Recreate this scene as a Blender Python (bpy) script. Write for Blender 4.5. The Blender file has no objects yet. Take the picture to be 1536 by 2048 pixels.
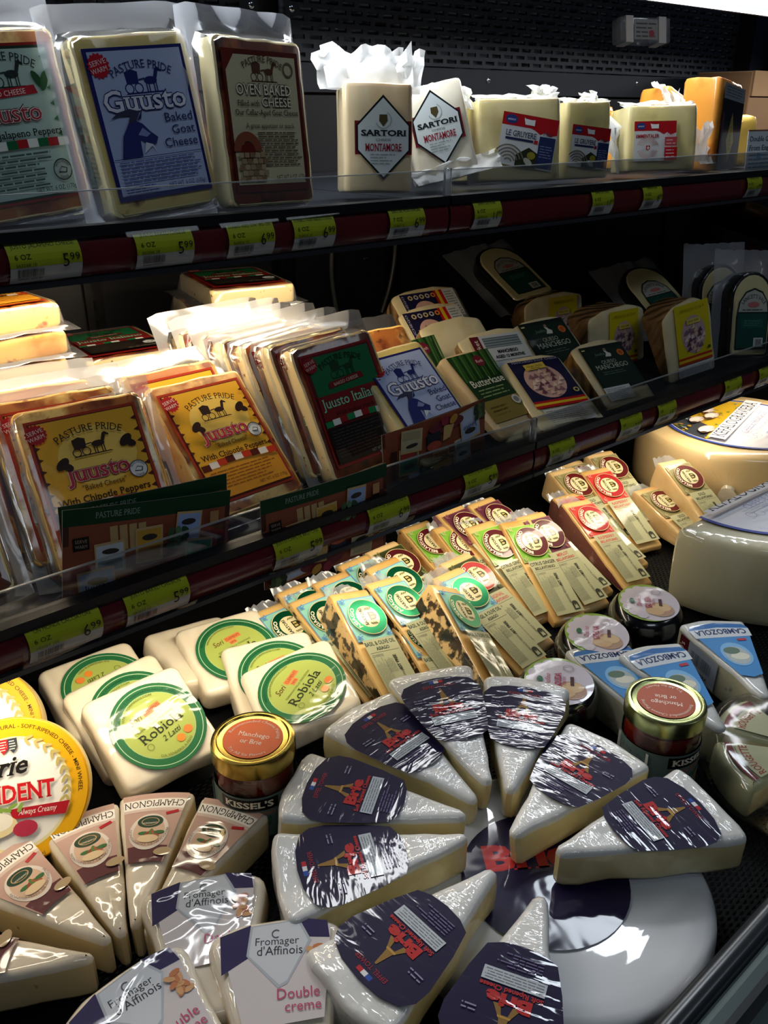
import bpy, math, random
from math import sin, cos, pi, radians, hypot, atan2
from mathutils import Vector, Matrix, noise
random.seed(7)
scene = bpy.context.scene
COL = scene.collection

# ------------------------------------------------------------------ camera
cam_data = bpy.data.cameras.new('camera')
cam = bpy.data.objects.new('camera', cam_data)
COL.objects.link(cam)
cam_data.sensor_fit = 'VERTICAL'
cam_data.sensor_height = 36.0
cam_data.lens = 36.0 * 1716.0 / 2048.0
cam_data.clip_start = 0.01
cam.location = (0, 0, 0.55)
cam.rotation_euler = (radians(90 - 25.05), 0, radians(-40.9))
scene.camera = cam

# ------------------------------------------------------------------ world, store ceiling lights, exposure
world = bpy.data.worlds.new('store_air')
scene.world = world
world.use_nodes = True
world.node_tree.nodes['Background'].inputs[0].default_value = (0.55, 0.68, 0.95, 1)
world.node_tree.nodes['Background'].inputs[1].default_value = 0.018


def area(name, loc, size, power, color, target):
    ld = bpy.data.lights.new(name, 'AREA')
    ld.shape = 'RECTANGLE'
    ld.size, ld.size_y = size
    ld.energy = power
    ld.color = color
    o = bpy.data.objects.new(name, ld)
    COL.objects.link(o)
    o.location = loc
    o.rotation_euler = (Vector(target) - Vector(loc)).to_track_quat('-Z', 'Y').to_euler()
    return o


area('ceiling_troffer_light', (2.37, 1.36, 2.6), (0.46, 0.34), 12, (0.82, 0.91, 1.0), (1.6, 0.9, 0))
area('aisle_ceiling_light', (-0.5, -1.5, 2.7), (1.2, 0.5), 9, (0.80, 0.90, 1.0), (0.4, 0.5, 0.2))
area('aisle_ceiling_light', (2.2, -1.3, 2.7), (1.2, 0.5), 6, (0.80, 0.90, 1.0), (0.9, 0.5, 0.2))
scene.view_settings.view_transform = 'Standard'
scene.view_settings.look = 'None'
scene.view_settings.gamma = 1.0
scene.view_settings.use_curve_mapping = False
scene.view_settings.exposure = 0.0

# ------------------------------------------------------------------ materials


def lin(h):
    if not isinstance(h, str):
        return tuple(h)
    h = h.lstrip('#')
    c = [int(h[i:i + 2], 16) / 255 for i in (0, 2, 4)]
    return tuple(x / 12.92 if x <= .04045 else ((x + .055) / 1.055) ** 2.4 for x in c)


MATS = {}


def M(key, base, rough=.5, metal=0., coat=0., crough=.06, wr=0., wsc=(60, 60, 60), wd=.002, bump=0., bsc=80, bd=.001,
      sss=0., alpha=1., trans=0., emit=0., ior=1.45, mixes=(), spec=.5, wave=None):
    """mixes: list of (hex, noise scale or vec, lo, hi, detail) blended over base"""
    if key in MATS:
        return MATS[key]
    m = bpy.data.materials.new(key)
    m.use_nodes = True
    nt = m.node_tree
    N, LK = nt.nodes, nt.links
    b = N['Principled BSDF']
    I = b.inputs
    I['Base Color'].default_value = (*lin(base), 1)
    I['Roughness'].default_value = rough
    I['Metallic'].default_value = metal
    I['Alpha'].default_value = alpha
    I['IOR'].default_value = ior
    I['Specular IOR Level'].default_value = spec
    I['Transmission Weight'].default_value = trans
    I['Coat Weight'].default_value = coat
    I['Coat Roughness'].default_value = crough
    if sss:
        I['Subsurface Weight'].default_value = sss
        I['Subsurface Radius'].default_value = (.008, .005, .003)
        I['Subsurface Scale'].default_value = .6
    if emit:
        I['Emission Color'].default_value = (*lin(base), 1)
        I['Emission Strength'].default_value = emit
    vec = None

    def getvec():
        nonlocal vec
        if vec is None:
            tc = N.new('ShaderNodeTexCoord')
            oi = N.new('ShaderNodeObjectInfo')
            mu = N.new('ShaderNodeMath')
            mu.operation = 'MULTIPLY'
            mu.inputs[1].default_value = 3.7
            LK.new(oi.outputs['Random'], mu.inputs[0])
            ad = N.new('ShaderNodeVectorMath')
            ad.operation = 'ADD'
            LK.new(tc.outputs['Object'], ad.inputs[0])
            LK.new(mu.outputs[0], ad.inputs[1])
            vec = ad.outputs[0]
        return vec

    def nz(scale, detail=3., dist=0.):
        n = N.new('ShaderNodeTexNoise')
        n.inputs['Detail'].default_value = detail
        n.inputs['Distortion'].default_value = dist
        v = getvec()
        if isinstance(scale, (tuple, list)):
            mp = N.new('ShaderNodeMapping')
            mp.inputs['Scale'].default_value = scale
            LK.new(v, mp.inputs[0])
            v = mp.outputs[0]
            n.inputs['Scale'].default_value = 1
        else:
            n.inputs['Scale'].default_value = scale
        LK.new(v, n.inputs['Vector'])
        return n.outputs['Fac']
    col = None
    for (hx, sc, lo, hi, *r) in mixes:
        f = nz(sc, r[0] if r else 4.)
        mr = N.new('ShaderNodeMapRange')
        mr.inputs[1].default_value = lo
        mr.inputs[2].default_value = hi
        LK.new(f, mr.inputs[0])
        mx = N.new('ShaderNodeMix')
        mx.data_type = 'RGBA'
        LK.new(mr.outputs[0], mx.inputs[0])
        if col is None:
            mx.inputs[6].default_value = (*lin(base), 1)
        else:
            LK.new(col, mx.inputs[6])
        mx.inputs[7].default_value = (*lin(hx), 1)
        col = mx.outputs[2]
    if col is not None:
        LK.new(col, I['Base Color'])
    if bump:
        bp = N.new('ShaderNodeBump')
        bp.inputs['Strength'].default_value = bump
        bp.inputs['Distance'].default_value = bd
        if wave:
            w = N.new('ShaderNodeTexWave')
            w.inputs['Scale'].default_value = wave[0]
            w.inputs['Distortion'].default_value = wave[1]
            w.bands_direction = wave[2]
            LK.new(getvec(), w.inputs['Vector'])
            LK.new(w.outputs['Fac'], bp.inputs['Height'])
        else:
            LK.new(nz(bsc, 3.), bp.inputs['Height'])
        LK.new(bp.outputs[0], I['Normal'])
    if wr:
        bp = N.new('ShaderNodeBump')
        bp.inputs['Strength'].default_value = wr
        bp.inputs['Distance'].default_value = wd
        LK.new(nz(wsc, 2., .6), bp.inputs['Height'])
        LK.new(bp.outputs[0], I['Coat Normal'])
    MATS[key] = m
    return m


FIN = {
    'paper': dict(rough=.6),
    'card': dict(rough=.4, spec=.25),
    'gloss': dict(rough=.45, coat=.6, spec=.15, crough=.06, wr=.18, wsc=(22, 22, 22), wd=.004),
    'film': dict(rough=.45, coat=1., spec=.15, crough=.05, wr=.3, wsc=(26, 34, 26), wd=.006),
    'cling': dict(rough=.5, coat=.8, spec=.15, crough=.05, wr=.2, wsc=(34, 110, 60), wd=.003),
    'foil': dict(rough=.28, metal=.75),
    'tag': dict(rough=.5),
}


def ink(hexcol, fin='paper'):
    return M('ink_%s_%s' % (hexcol, fin), hexcol, **FIN[fin])


def glassy(key, tint=(.94, .96, .97), rough=.03, base=.04, gain=1.0, haze=0.0, hazecol=(.8, .85, .95)):
    """thin clear sheet: transparent with a fresnel gloss and a little milky haze"""
    if key in MATS:
        return MATS[key]
    m = bpy.data.materials.new(key)
    m.use_nodes = True
    nt = m.node_tree
    N, LK = nt.nodes, nt.links
    N.remove(N['Principled BSDF'])
    tr = N.new('ShaderNodeBsdfTransparent')
    tr.inputs[0].default_value = (*tint, 1)
    gl = N.new('ShaderNodeBsdfGlossy')
    gl.inputs['Roughness'].default_value = rough
    fr = N.new('ShaderNodeFresnel')
    fr.inputs[0].default_value = 1.45
    ma = N.new('ShaderNodeMath')
    ma.operation = 'MULTIPLY_ADD'
    ma.inputs[1].default_value = gain
    ma.inputs[2].default_value = base
    LK.new(fr.outputs[0], ma.inputs[0])
    m1 = N.new('ShaderNodeMixShader')
    src = tr.outputs[0]
    if haze:
        df = N.new('ShaderNodeBsdfDiffuse')
        df.inputs[0].default_value = (*hazecol, 1)
        tl = N.new('ShaderNodeBsdfTranslucent')
        tl.inputs[0].default_value = (*hazecol, 1)
        m2 = N.new('ShaderNodeMixShader')
        m2.inputs[0].default_value = .5
        LK.new(df.outputs[0], m2.inputs[1])
        LK.new(tl.outputs[0], m2.inputs[2])
        m3 = N.new('ShaderNodeMixShader')
        m3.inputs[0].default_value = haze
        LK.new(tr.outputs[0], m3.inputs[1])
        LK.new(m2.outputs[0], m3.inputs[2])
        src = m3.outputs[0]
    LK.new(ma.outputs[0], m1.inputs[0])
    LK.new(src, m1.inputs[1])
    LK.new(gl.outputs[0], m1.inputs[2])
    LK.new(m1.outputs[0], N['Material Output'].inputs[0])
    MATS[key] = m
    return m


BAG = glassy('bag_film', (.95, .96, .97), .12, .03, .8, .42, (.82, .87, .97))
BAGS = glassy('bag_skirt_film', (.96, .96, .97), .10, .02, .7, .12, (.80, .84, .93))
BAGF = glassy('bag_face_film', (.98, .98, .98), .08, .02, .8, .05)
ACRYL = glassy('acrylic', (.90, .92, .93), .02, .012, .55, .012)
ACEDGE = M('acrylic_edge', '#aeb4b6', rough=.25, alpha=.55)
BLACK = M('black_metal', '#0c0d10', rough=.42)
BLACK2 = M('black_panel', '#17191e', rough=.38, mixes=[('#23262d', 6, .4, .7)])
RAILRED = M('rail_red', '#5a1018', rough=.25, coat=.5, crough=.08)
STEEL = M('steel', '#9aa0a6', rough=.3, metal=1.)
CHROME = M('rivet_steel', '#c8ccd0', rough=.15, metal=1.)

# ------------------------------------------------------------------ mesh helpers


def mesh(name, V, Fc, mats, mi=None, smooth=True):
    me = bpy.data.meshes.new(name)
    me.from_pydata([tuple(v) for v in V], [], Fc)
    for m in mats:
        me.materials.append(m)
    if mi:
        me.polygons.foreach_set('material_index', mi)
    if smooth:
        me.polygons.foreach_set('use_smooth', [True] * len(me.polygons))
        try:
            me.set_sharp_from_angle(angle=radians(42))
        except Exception:
            pass
    me.update()
    return me


def link(name, me, parent=None):
    o = bpy.data.objects.new(name, me)
    COL.objects.link(o)
    if parent is not None:
        o.parent = parent
    return o


def tag(o, label=None, cat=None, group=None, kind=None):
    if label:
        o['label'] = label
    if cat:
        o['category'] = cat
    if group:
        o['group'] = group
    if kind:
        o['kind'] = kind
    return o


def pose(o, loc, rz=0., rx=0., ry=0.):
    m = Matrix.Rotation(radians(rz), 4, 'Z') @ Matrix.Rotation(radians(rx), 4, 'X') @ Matrix.Rotation(radians(ry), 4, 'Y')
    o.matrix_world = Matrix.Translation(loc) @ m
    return o


def thing(name, label, cat, loc=(0, 0, 0), rz=0., rx=0., ry=0., group=None):
    o = bpy.data.objects.new(name, None)
    o.empty_display_size = .02
    COL.objects.link(o)
    pose(o, loc, rz, rx, ry)
    return tag(o, label, cat, group)


def box_v(x0, x1, y0, y1, z0, z1):
    V = [(x, y, z) for z in (z0, z1) for y in (y0, y1) for x in (x0, x1)]
    Fc = [(0, 2, 3, 1), (4, 5, 7, 6), (0, 1, 5, 4), (2, 6, 7, 3), (0, 4, 6, 2), (1, 3, 7, 5)]
    return V, Fc


def box(name, x0, x1, y0, y1, z0, z1, mat, parent=None, bev=0.):
    V, Fc = box_v(x0, x1, y0, y1, z0, z1)
    if bev:
        out = rpoly([(x0, y0), (x1, y0), (x1, y1), (x0, y1)], bev, 3, 9)[0]
        me = loft(name, out, fil(z1 - z0, bev), mat, off=(0, 0, z0))
    else:
        me = mesh(name, V, Fc, [mat], smooth=False)
    return link(name, me, parent)


def rpoly(pts, r, seg=3, step=.012):
    """rounded polygon (CCW), corners rounded by r (number or list); edges subdivided; returns points and edge tags"""
    n = len(pts)
    rr = r if isinstance(r, (list, tuple)) else [r] * n
    out, tags = [], []
    cor = []
    for i in range(n):
        p, a, b = Vector(pts[i]), Vector(pts[i - 1]), Vector(pts[(i + 1) % n])
        da, db = (a - p).normalized(), (b - p).normalized()
        ang = da.angle(db)
        t = min(rr[i] / math.tan(ang / 2), (a - p).length * .45, (b - p).length * .45)
        q = t * math.tan(ang / 2)
        c = p + (da + db).normalized() * (q / sin(ang / 2))
        s, e = p + da * t, p + db * t
        a0 = atan2(s.y - c.y, s.x - c.x)
        a1 = atan2(e.y - c.y, e.x - c.x)
        while a1 < a0:
            a1 += 2 * pi
        if a1 - a0 > pi:
            a1 -= 2 * pi
        cor.append([(c.x + q * cos(a0 + (a1 - a0) * k / seg), c.y + q * sin(a0 + (a1 - a0) * k / seg)) for k in range(seg + 1)])
    for i in range(n):
        for k, p in enumerate(cor[i]):
            out.append(p)
            tags.append(i if k >= seg / 2 else (i - 1) % n)
        a, b = Vector(cor[i][-1]), Vector(cor[(i + 1) % n][0])
        m = int((b - a).length / step)
        for k in range(1, m + 1):
            p = a.lerp(b, k / (m + 1))
            out.append((p.x, p.y))
            tags.append(i)
    return out, tags


def circ(r, n=48, cx=0, cy=0, ry=None):
    ry = r if ry is None else ry
    return [(cx + r * cos(2 * pi * k / n), cy + ry * sin(2 * pi * k / n)) for k in range(n)]


def fil(h, e, n=3, mid=1):
    """bottom to top profile (inset, z) with filleted edges"""
    P = []
    for k in range(n + 1):
        a = pi / 2 * k / n
        P.append((e * (1 - sin(a)), e * (1 - cos(a))))
    for k in range(1, mid + 1):
        P.append((0, e + (h - 2 * e) * k / (mid + 1)))
    for k in range(n + 1):
        a = pi / 2 * k / n
        P.append((e * (1 - cos(a)), h - e + e * sin(a)))
    return P


def loft(name, out, prof, mats, mcb=None, axis=None, amp=0., freq=30., off=(0, 0, 0), caps=(.66, .33), center=None, seed=0., smooth=True, meshit=True):
    """stack outline rings given as (inset, z); cap both ends; mcb(edge index, ring fraction or 'top'/'bottom') -> material index"""
    n = len(out)
    nor = []
    for k in range(n):
        a, b = Vector(out[k - 1]), Vector(out[(k + 1) % n])
        t = (b - a).normalized()
        nor.append(Vector((t.y, -t.x)))
    cx = sum(p[0] for p in out) / n
    cy = sum(p[1] for p in out) / n
    if center:
        cx, cy = center
    V, Fc, mi = [], [], []
    rings = []
    z0, z1 = prof[0][1], prof[-1][1]

    def ring(pts, z):
        s = len(V)
        V.extend([Vector((x, y, z)) for x, y in pts])
        rings.append(s)

    def ins(d):
        return [(out[k][0] - nor[k].x * d, out[k][1] - nor[k].y * d) for k in range(n)]
    base = ins(prof[0][0])
    for s in reversed(caps):
        ring([(cx + (x - cx) * s, cy + (y - cy) * s) for x, y in base], z0)
    for d, z in prof:
        ring(ins(d), z)
    topb = ins(prof[-1][0])
    for s in caps:
        ring([(cx + (x - cx) * s, cy + (y - cy) * s) for x, y in topb], z1)
    nr = len(rings)
    nc = len(caps)
    for r in range(nr - 1):
        a, b = rings[r], rings[r + 1]
        where = 'bottom' if r < nc else ('top' if r >= nr - 1 - nc else (r - nc + .5) / (nr - 1 - 2 * nc))
        for k in range(n):
            k2 = (k + 1) % n
            Fc.append((a + k, a + k2, b + k2, b + k))
            mi.append(mcb(k, where) if mcb else 0)
    cb = len(V)
    V.append(Vector((cx, cy, z0)))
    ct = len(V)
    V.append(Vector((cx, cy, z1)))
    for k in range(n):
        k2 = (k + 1) % n
        Fc.append((cb, rings[0] + k2, rings[0] + k))
        mi.append(mcb(k, 'bottom') if mcb else 0)
        Fc.append((ct, rings[-1] + k, rings[-1] + k2))
        mi.append(mcb(k, 'top') if mcb else 0)
    o = Vector(off)
    W = []
    for v in V:
        if amp:
            q = v * freq + Vector((seed, seed * 1.7, seed * .3))
            v = v + noise.noise_vector(q) * amp
        v = v + o
        W.append(axis(v) if axis else v)
    if not meshit:
        return W, Fc, mi
    ml = mats if isinstance(mats, (list, tuple)) else [mats]
    return mesh(name, W, Fc, ml, mi if mcb else None, smooth)


# ------------------------------------------------------------------ flat print: labels made of thin layers
_TX = {}
_CAP = None


def glyphs(s, bold=0., shear=0., space=1., serif=False):
    global _CAP
    k = (s, bold, shear, space, serif)
    if k in _TX:
        return _TX[k]

    def raw(s):
        cu = bpy.data.curves.new('t', 'FONT')
        cu.body = s
        cu.size = 1
        cu.offset = bold
        cu.shear = shear
        cu.space_character = space
        cu.resolution_u = 2
        o = bpy.data.objects.new('t', cu)
        me = bpy.data.meshes.new_from_object(o)
        V = [(v.co.x, v.co.y) for v in me.vertices]
        Fc = [tuple(p.vertices) for p in me.polygons]
        bpy.data.meshes.remove(me)
        bpy.data.objects.remove(o)
        bpy.data.curves.remove(cu)
        return V, Fc
    if _CAP is None:
        V, _ = raw('H') if not bold else (None, None)
        if V is None:
            _CAP = .7
        else:
            _CAP = max(v[1] for v in V) or .7
    V, Fc = raw(s)
    if V:
        x0 = min(v[0] for v in V)
        V = [((x - x0) / _CAP, y / _CAP) for x, y in V]
        w = max(v[0] for v in V)
        if serif:       # slab feet on every free stem end
            cnt = {}
            for f in Fc:
                for t in range(len(f)):
                    e = tuple(sorted((f[t], f[(t + 1) % len(f)])))
                    cnt[e] = cnt.get(e, 0) + 1
            for (i, j), c in cnt.items():
                if c != 1:
                    continue
                (xa, ya), (xb, yb) = V[i], V[j]
                L_ = abs(xa - xb)
                if abs(ya - yb) > .02 or not .05 < L_ < .30:
                    continue
                yc = (ya + yb) / 2
                if min(abs(yc + bold / _CAP), abs(yc - 1 - bold / _CAP), abs(yc - .73), abs(yc - .70), abs(yc), abs(yc - 1)) > .03:
                    continue
                up = 1 if yc < .3 else -1
                x0_, x1_ = min(xa, xb) - .085, max(xa, xb) + .085
                b = len(V)
                V = V + [(x0_, yc), (x1_, yc), (x1_, yc + up * .075), (x0_, yc + up * .075)]
                Fc = Fc + [(b, b + 1, b + 2, b + 3) if up > 0 else (b, b + 3, b + 2, b + 1)]
    else:
        w = 1
    _TX[k] = (V, Fc, w)
    return _TX[k]


glyphs('H')


SERIF = {'PASTURE PRIDE', 'SARTORI', 'MONTAMORE', 'LE GRUYERE', 'Juusto', 'Guusto', 'Juusto Italiano', 'With Chipotle Peppers', 'With Jalapeno Peppers', 'Robiola', 'Manchego', 'or Brie',
         "KISSEL'S", 'QUESO', 'MANCHEGO', 'KEFALOGRAVIERA', 'BELLAVITANO', 'ASIAGO', 'OVEN BAKED', 'CHEESE', 'Filled with', 'Our Cellar-Aged Goat Cheese', 'A great appetizer or snack',
         'Recommended Cheese Pairing', 'Try All Six Flavors', 'PRESIDENT', 'Brie', 'BAKED CHEESE', 'Double Gloucester', 'From England', 'CHEESE FROMAGE', 'ROUGETTE'}


class Lab:
    def __init__(s, fin='paper', res=None, dz=7e-5):
        s.L = []
        s.fin = fin
        s.res = res
        s.dz = dz
        s.clip = None

    def add(s, V, Fc, col, fin=None):
        s.L.append((V, Fc, ink(col, fin or s.fin) if isinstance(col, str) else col))

    def poly(s, pts, col, fin=None):
        if s.res:
            n = len(pts)
            cx = sum(p[0] for p in pts) / n
            cy = sum(p[1] for p in pts) / n
            V, Fc = [], []
            K = 4
            for q in range(K):
                f = 1 - q / K
                V += [(cx + (x - cx) * f, cy + (y - cy) * f) for x, y in pts]
            V.append((cx, cy))
            for q in range(K - 1):
                for k in range(n):
                    k2 = (k + 1) % n
                    Fc.append((q * n + k, q * n + k2, (q + 1) * n + k2, (q + 1) * n + k))
            for k in range(n):
                Fc.append(((K - 1) * n + k, (K - 1) * n + (k + 1) % n, K * n))
            s.add(V, Fc, col, fin)
        else:
            s.add(list(pts), [tuple(range(len(pts)))], col, fin)

    def rect(s, x0, y0, x1, y1, col, fin=None, rot=0):
        if s.res:
            nx = max(1, int((x1 - x0) / s.res))
            ny = max(1, int((y1 - y0) / s.res))
        else:
            nx = ny = 1
        V = [(x0 + (x1 - x0) * i / nx, y0 + (y1 - y0) * j / ny) for j in range(ny + 1) for i in range(nx + 1)]
        if rot:
            cx, cy = (x0 + x1) / 2, (y0 + y1) / 2
            c, q = cos(radians(rot)), sin(radians(rot))
            V = [(cx + (x - cx) * c - (y - cy) * q, cy + (x - cx) * q + (y - cy) * c) for x, y in V]
        Fc = [(j * (nx + 1) + i, j * (nx + 1) + i + 1, (j + 1) * (nx + 1) + i + 1, (j + 1) * (nx + 1) + i) for j in range(ny) for i in range(nx)]
        s.add(V, Fc, col, fin)

    def frame(s, x0, y0, x1, y1, t, col):
        s.rect(x0, y0, x1, y0 + t, col)
        s.L[-1:] = s.L[-1:]
        s.rect(x0, y1 - t, x1, y1, col)
        s.rect(x0, y0 + t, x0 + t, y1 - t, col)
        s.rect(x1 - t, y0 + t, x1, y1 - t, col)

    def ell(s, cx, cy, rx, ry, col, n=28, fin=None, rot=0):
        P = circ(rx, n, 0, 0, ry)
        c, q = cos(radians(rot)), sin(radians(rot))
        s.poly([(cx + x * c - y * q, cy + x * q + y * c) for x, y in P], col, fin)

    def ring(s, cx, cy, r0, r1, col, n=36, a0=0, a1=360, fin=None, ky=1.):
        V, Fc = [], []
        full = abs(a1 - a0) >= 360
        for k in range(n + 1):
            a = radians(a0 + (a1 - a0) * k / n)
            V += [(cx + r0 * cos(a), cy + ky * r0 * sin(a)), (cx + r1 * cos(a), cy + ky * r1 * sin(a))]
        for k in range(n):
            Fc.append((2 * k, 2 * k + 1, 2 * k + 3, 2 * k + 2))
        s.add(V, Fc, col, fin)

    def star(s, cx, cy, r, col, n=18, ri=.82):
        s.poly([(cx + r * (1 if k % 2 else ri) * cos(pi * k / n), cy + r * (1 if k % 2 else ri) * sin(pi * k / n)) for k in range(2 * n)], col)

    def text(s, t, x, y, h, col, w=None, al='c', bold=0., shear=0., rot=0., arc=None, serif=False, fin=None, space=1.):
        """cap height h at baseline y; w fits the width; arc=(cx, cy, r, deg of the middle, sense)"""
        V, Fc, tw = glyphs(t, bold, shear, space, serif or t in SERIF)
        sx = h if w is None else w / tw
        W = tw * sx
        ox = {'c': -W / 2, 'l': 0, 'r': -W}[al]
        out = []
        if arc:
            cx, cy, r, mid, sense = arc
            for (u, v) in V:
                X = u * sx - W / 2
                Y = v * h
                if sense > 0:
                    a = radians(mid) - X / r
                    rr = r + Y
                else:
                    a = radians(mid) + X / r
                    rr = r - Y
                out.append((cx + rr * cos(a), cy + rr * sin(a)))
        else:
            c, q = cos(radians(rot)), sin(radians(rot))
            for (u, v) in V:
                X, Y = u * sx + ox, v * h
                out.append((x + X * c - Y * q, y + X * q + Y * c))
        s.add(out, Fc, col, fin)

    def lines(s, x0, y0, x1, y1, n, col, rot=None, ragged=.25, thick=.35):
        """fine print too small to read: rows of broken strokes"""
        st = (y1 - y0) / n
        V, Fc = [], []
        rnd = random.Random(int(1e6 * abs(x0 + y0 * 3 + x1 * 7)) % 9973)
        for k in range(n):
            y = y1 - st * (k + .7)
            x = x0
            xe = x1 - (x1 - x0) * ragged * rnd.random()
            while x < xe:
                l = min(xe - x, st * (1. + 2.6 * rnd.random()))
                b = len(V)
                V += [(x, y), (x + l, y), (x + l, y + st * thick), (x, y + st * thick)]
                Fc.append((b, b + 1, b + 2, b + 3))
                x += l + st * .35
        if V:
            s.add(V, Fc, col)

    def bars(s, x0, y0, x1, y1, n, col):
        V, Fc = [], []
        rnd = random.Random(n + int(x1 * 1e4))
        st = (x1 - x0) / n
        for k in range(n):
            w = st * (.3 + .5 * rnd.random())
            b = len(V)
            x = x0 + k * st
            V += [(x, y0), (x + w, y0), (x + w, y1), (x, y1)]
            Fc.append((b, b + 1, b + 2, b + 3))
        s.add(V, Fc, col)

    def sub(s, other, f):
        for V, Fc, m in other.L:
            s.L.append(([f(*v) for v in V], Fc, m))

    def mesh(s, name, mp=None, lift=0.0004, cut=None):
        V, Fc, mi, mats = [], [], [], []
        for i, (v, f, m) in enumerate(s.L):
            if cut is not None:        # print on a halved wheel stops at the cut
                f = [q for q in f if min(v[t][1] for t in q) < cut]
                v = [(x, min(y, cut)) for x, y in v]
            if m not in mats:
                mats.append(m)
            b = len(V)
            h = lift + s.dz * i
            V += [mp(x, y, h) if mp else (x, y, h) for x, y in v]
            for q in f:
                q = [b + t for t in q]
                # keep print facing outward
                a = 0
                for t in range(len(q)):
                    x0, y0 = v[q[t] - b]
                    x1, y1 = v[q[(t + 1) % len(q)] - b]
                    a += x0 * y1 - x1 * y0
                if a < 0:
                    q = q[::-1]
                Fc.append(q)
                mi.append(mats.index(m))
        return mesh(name, V, Fc, mats, mi, smooth=bool(s.res))


def on_front(x, y, h):      # label plane for standing packs: faces -y
    return Vector((x, -h, y))


def on_back(x, y, h):       # faces +y
    return Vector((-x, h, y))


def on_top(z0, rot=0., dx=0., dy=0., sc=1.):
    c, q = cos(radians(rot)), sin(radians(rot))

    def f(x, y, h):
        return Vector((dx + sc * (x * c - y * q), dy + sc * (x * q + y * c), z0 + h))
    return f

# ------------------------------------------------------------------ the case: deck, back, shelves
XL, XR = -0.12, 2.45
YB = 1.12                      # back panel
TOP_Y, TOP_Z0, TOP_Z1 = .650, .434, .470     # top shelf price rail: front, bottom, top
MID_Y, MID_Z0, MID_Z1 = .550, .190, .226     # middle shelf price rail
ZT, ZM = .467, .215            # shelf surfaces, a little below the top of the rail

MAT_RUB = M('rubber_mat', '#040405', rough=.6, spec=.12, mixes=[('#08090a', 40, .45, .7)], bump=.6, bsc=300, bd=.001)
deck = tag(box('floor', XL, XR, .150, YB, -.03, 0, MAT_RUB), kind='structure')
# ribbed mesh of the mat: one repeated relief, joined as one surface
V, Fc = [], []
for j in range(150):
    for i in range(240):
        x, y = .1 + i * .0078 + (j % 2) * .0039, .156 + j * .0036
        b = len(V)
        V += [(x - .0032, y, .0003), (x, y - .0013, .0003), (x + .0032, y, .0003), (x, y + .0013, .0003), (x, y, .0012)]
        Fc += [(b, b + 1, b + 4), (b + 1, b + 2, b + 4), (b + 2, b + 3, b + 4), (b + 3, b, b + 4)]
rib = tag(link('mat_ribs', mesh('mat_ribs', V, Fc, [M('rubber_rib', '#0a0b0d', rough=.5, spec=.2)], smooth=False), deck), kind='stuff')

# front bumper rail of the deck
fr = thing('bumper_rail', 'black front bumper rail with a grey strip along the deck edge', 'rail', (0, 0, 0))
V, Fc = box_v(XL, XR, .118, .150, -.12, .046)
link('rail_body', mesh('rail_body', V, Fc, [M('bumper_black', '#14161a', rough=.35)], smooth=False), fr)
prof = [(.118, -.03), (.104, -.026), (.099, -.012), (.099, .004), (.104, .017), (.116, .0205), (.118, .0205)]
V = [(x, y, z) for x in (XL, XR) for y, z in prof]
n = len(prof)
link('grey_strip', mesh('grey_strip', V, [(k, k + 1, n + k + 1, n + k) for k in range(n - 1)], [M('bumper_grey', '#5d6b6b', rough=.3)]), fr)
prof = [(.150, .046), (.1495, .050), (.146, .0525), (.1385, .0525), (.135, .050), (.134, .046)]
n = len(prof)
V = [(x, y, z) for x in (XL, XR) for y, z in prof]
link('rail_cap', mesh('rail_cap', V, [(k, n + k, n + k + 1, k + 1) for k in range(n - 1)], [M('bumper_cap', '#2b2f33', rough=.22)]), fr)
prof = [(.1335, .046), (.128, .0485), (.1225, .046)]
n = len(prof)
V = [(x, y, z) for x in (XL, XR) for y, z in prof]
link('grey_strip', mesh('grey_strip', V, [(k, n + k, n + k + 1, k + 1) for k in range(n - 1)], [M('bumper_grey', '#5d6b6b', rough=.3)]), fr)

# sloping riser at the back of the deck
V = [(XL, .50, .0005), (1.13, .50, .0005), (1.13, 1.08, .0005), (XL, 1.08, .0005), (XL, 1.08, .06), (1.13, 1.08, .06)]
V = [(XL, .56, .001), (1.13, .56, .001), (1.13, 1.08, .001), (XL, 1.08, .001), (XL, .80, .030), (1.13, .80, .030), (1.13, 1.08, .030), (XL, 1.08, .030)]
ris = link('display_riser', mesh('display_riser', V, [(0, 1, 5, 4), (4, 5, 6, 7), (1, 2, 6, 5), (3, 0, 4, 7), (2, 3, 7, 6), (0, 3, 2, 1)], [MAT_RUB], smooth=False))
tag(ris, 'black sloping riser under the cheese wedges at the back of the deck', 'riser')

# back wall: lower panels, solid strip, slotted panels
back = tag(box('wall_back', XL, XR, YB + .03, YB + .05, -.03, 1.2, M('wall_dark', '#0a0b0d', rough=.5)), kind='structure')


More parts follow.
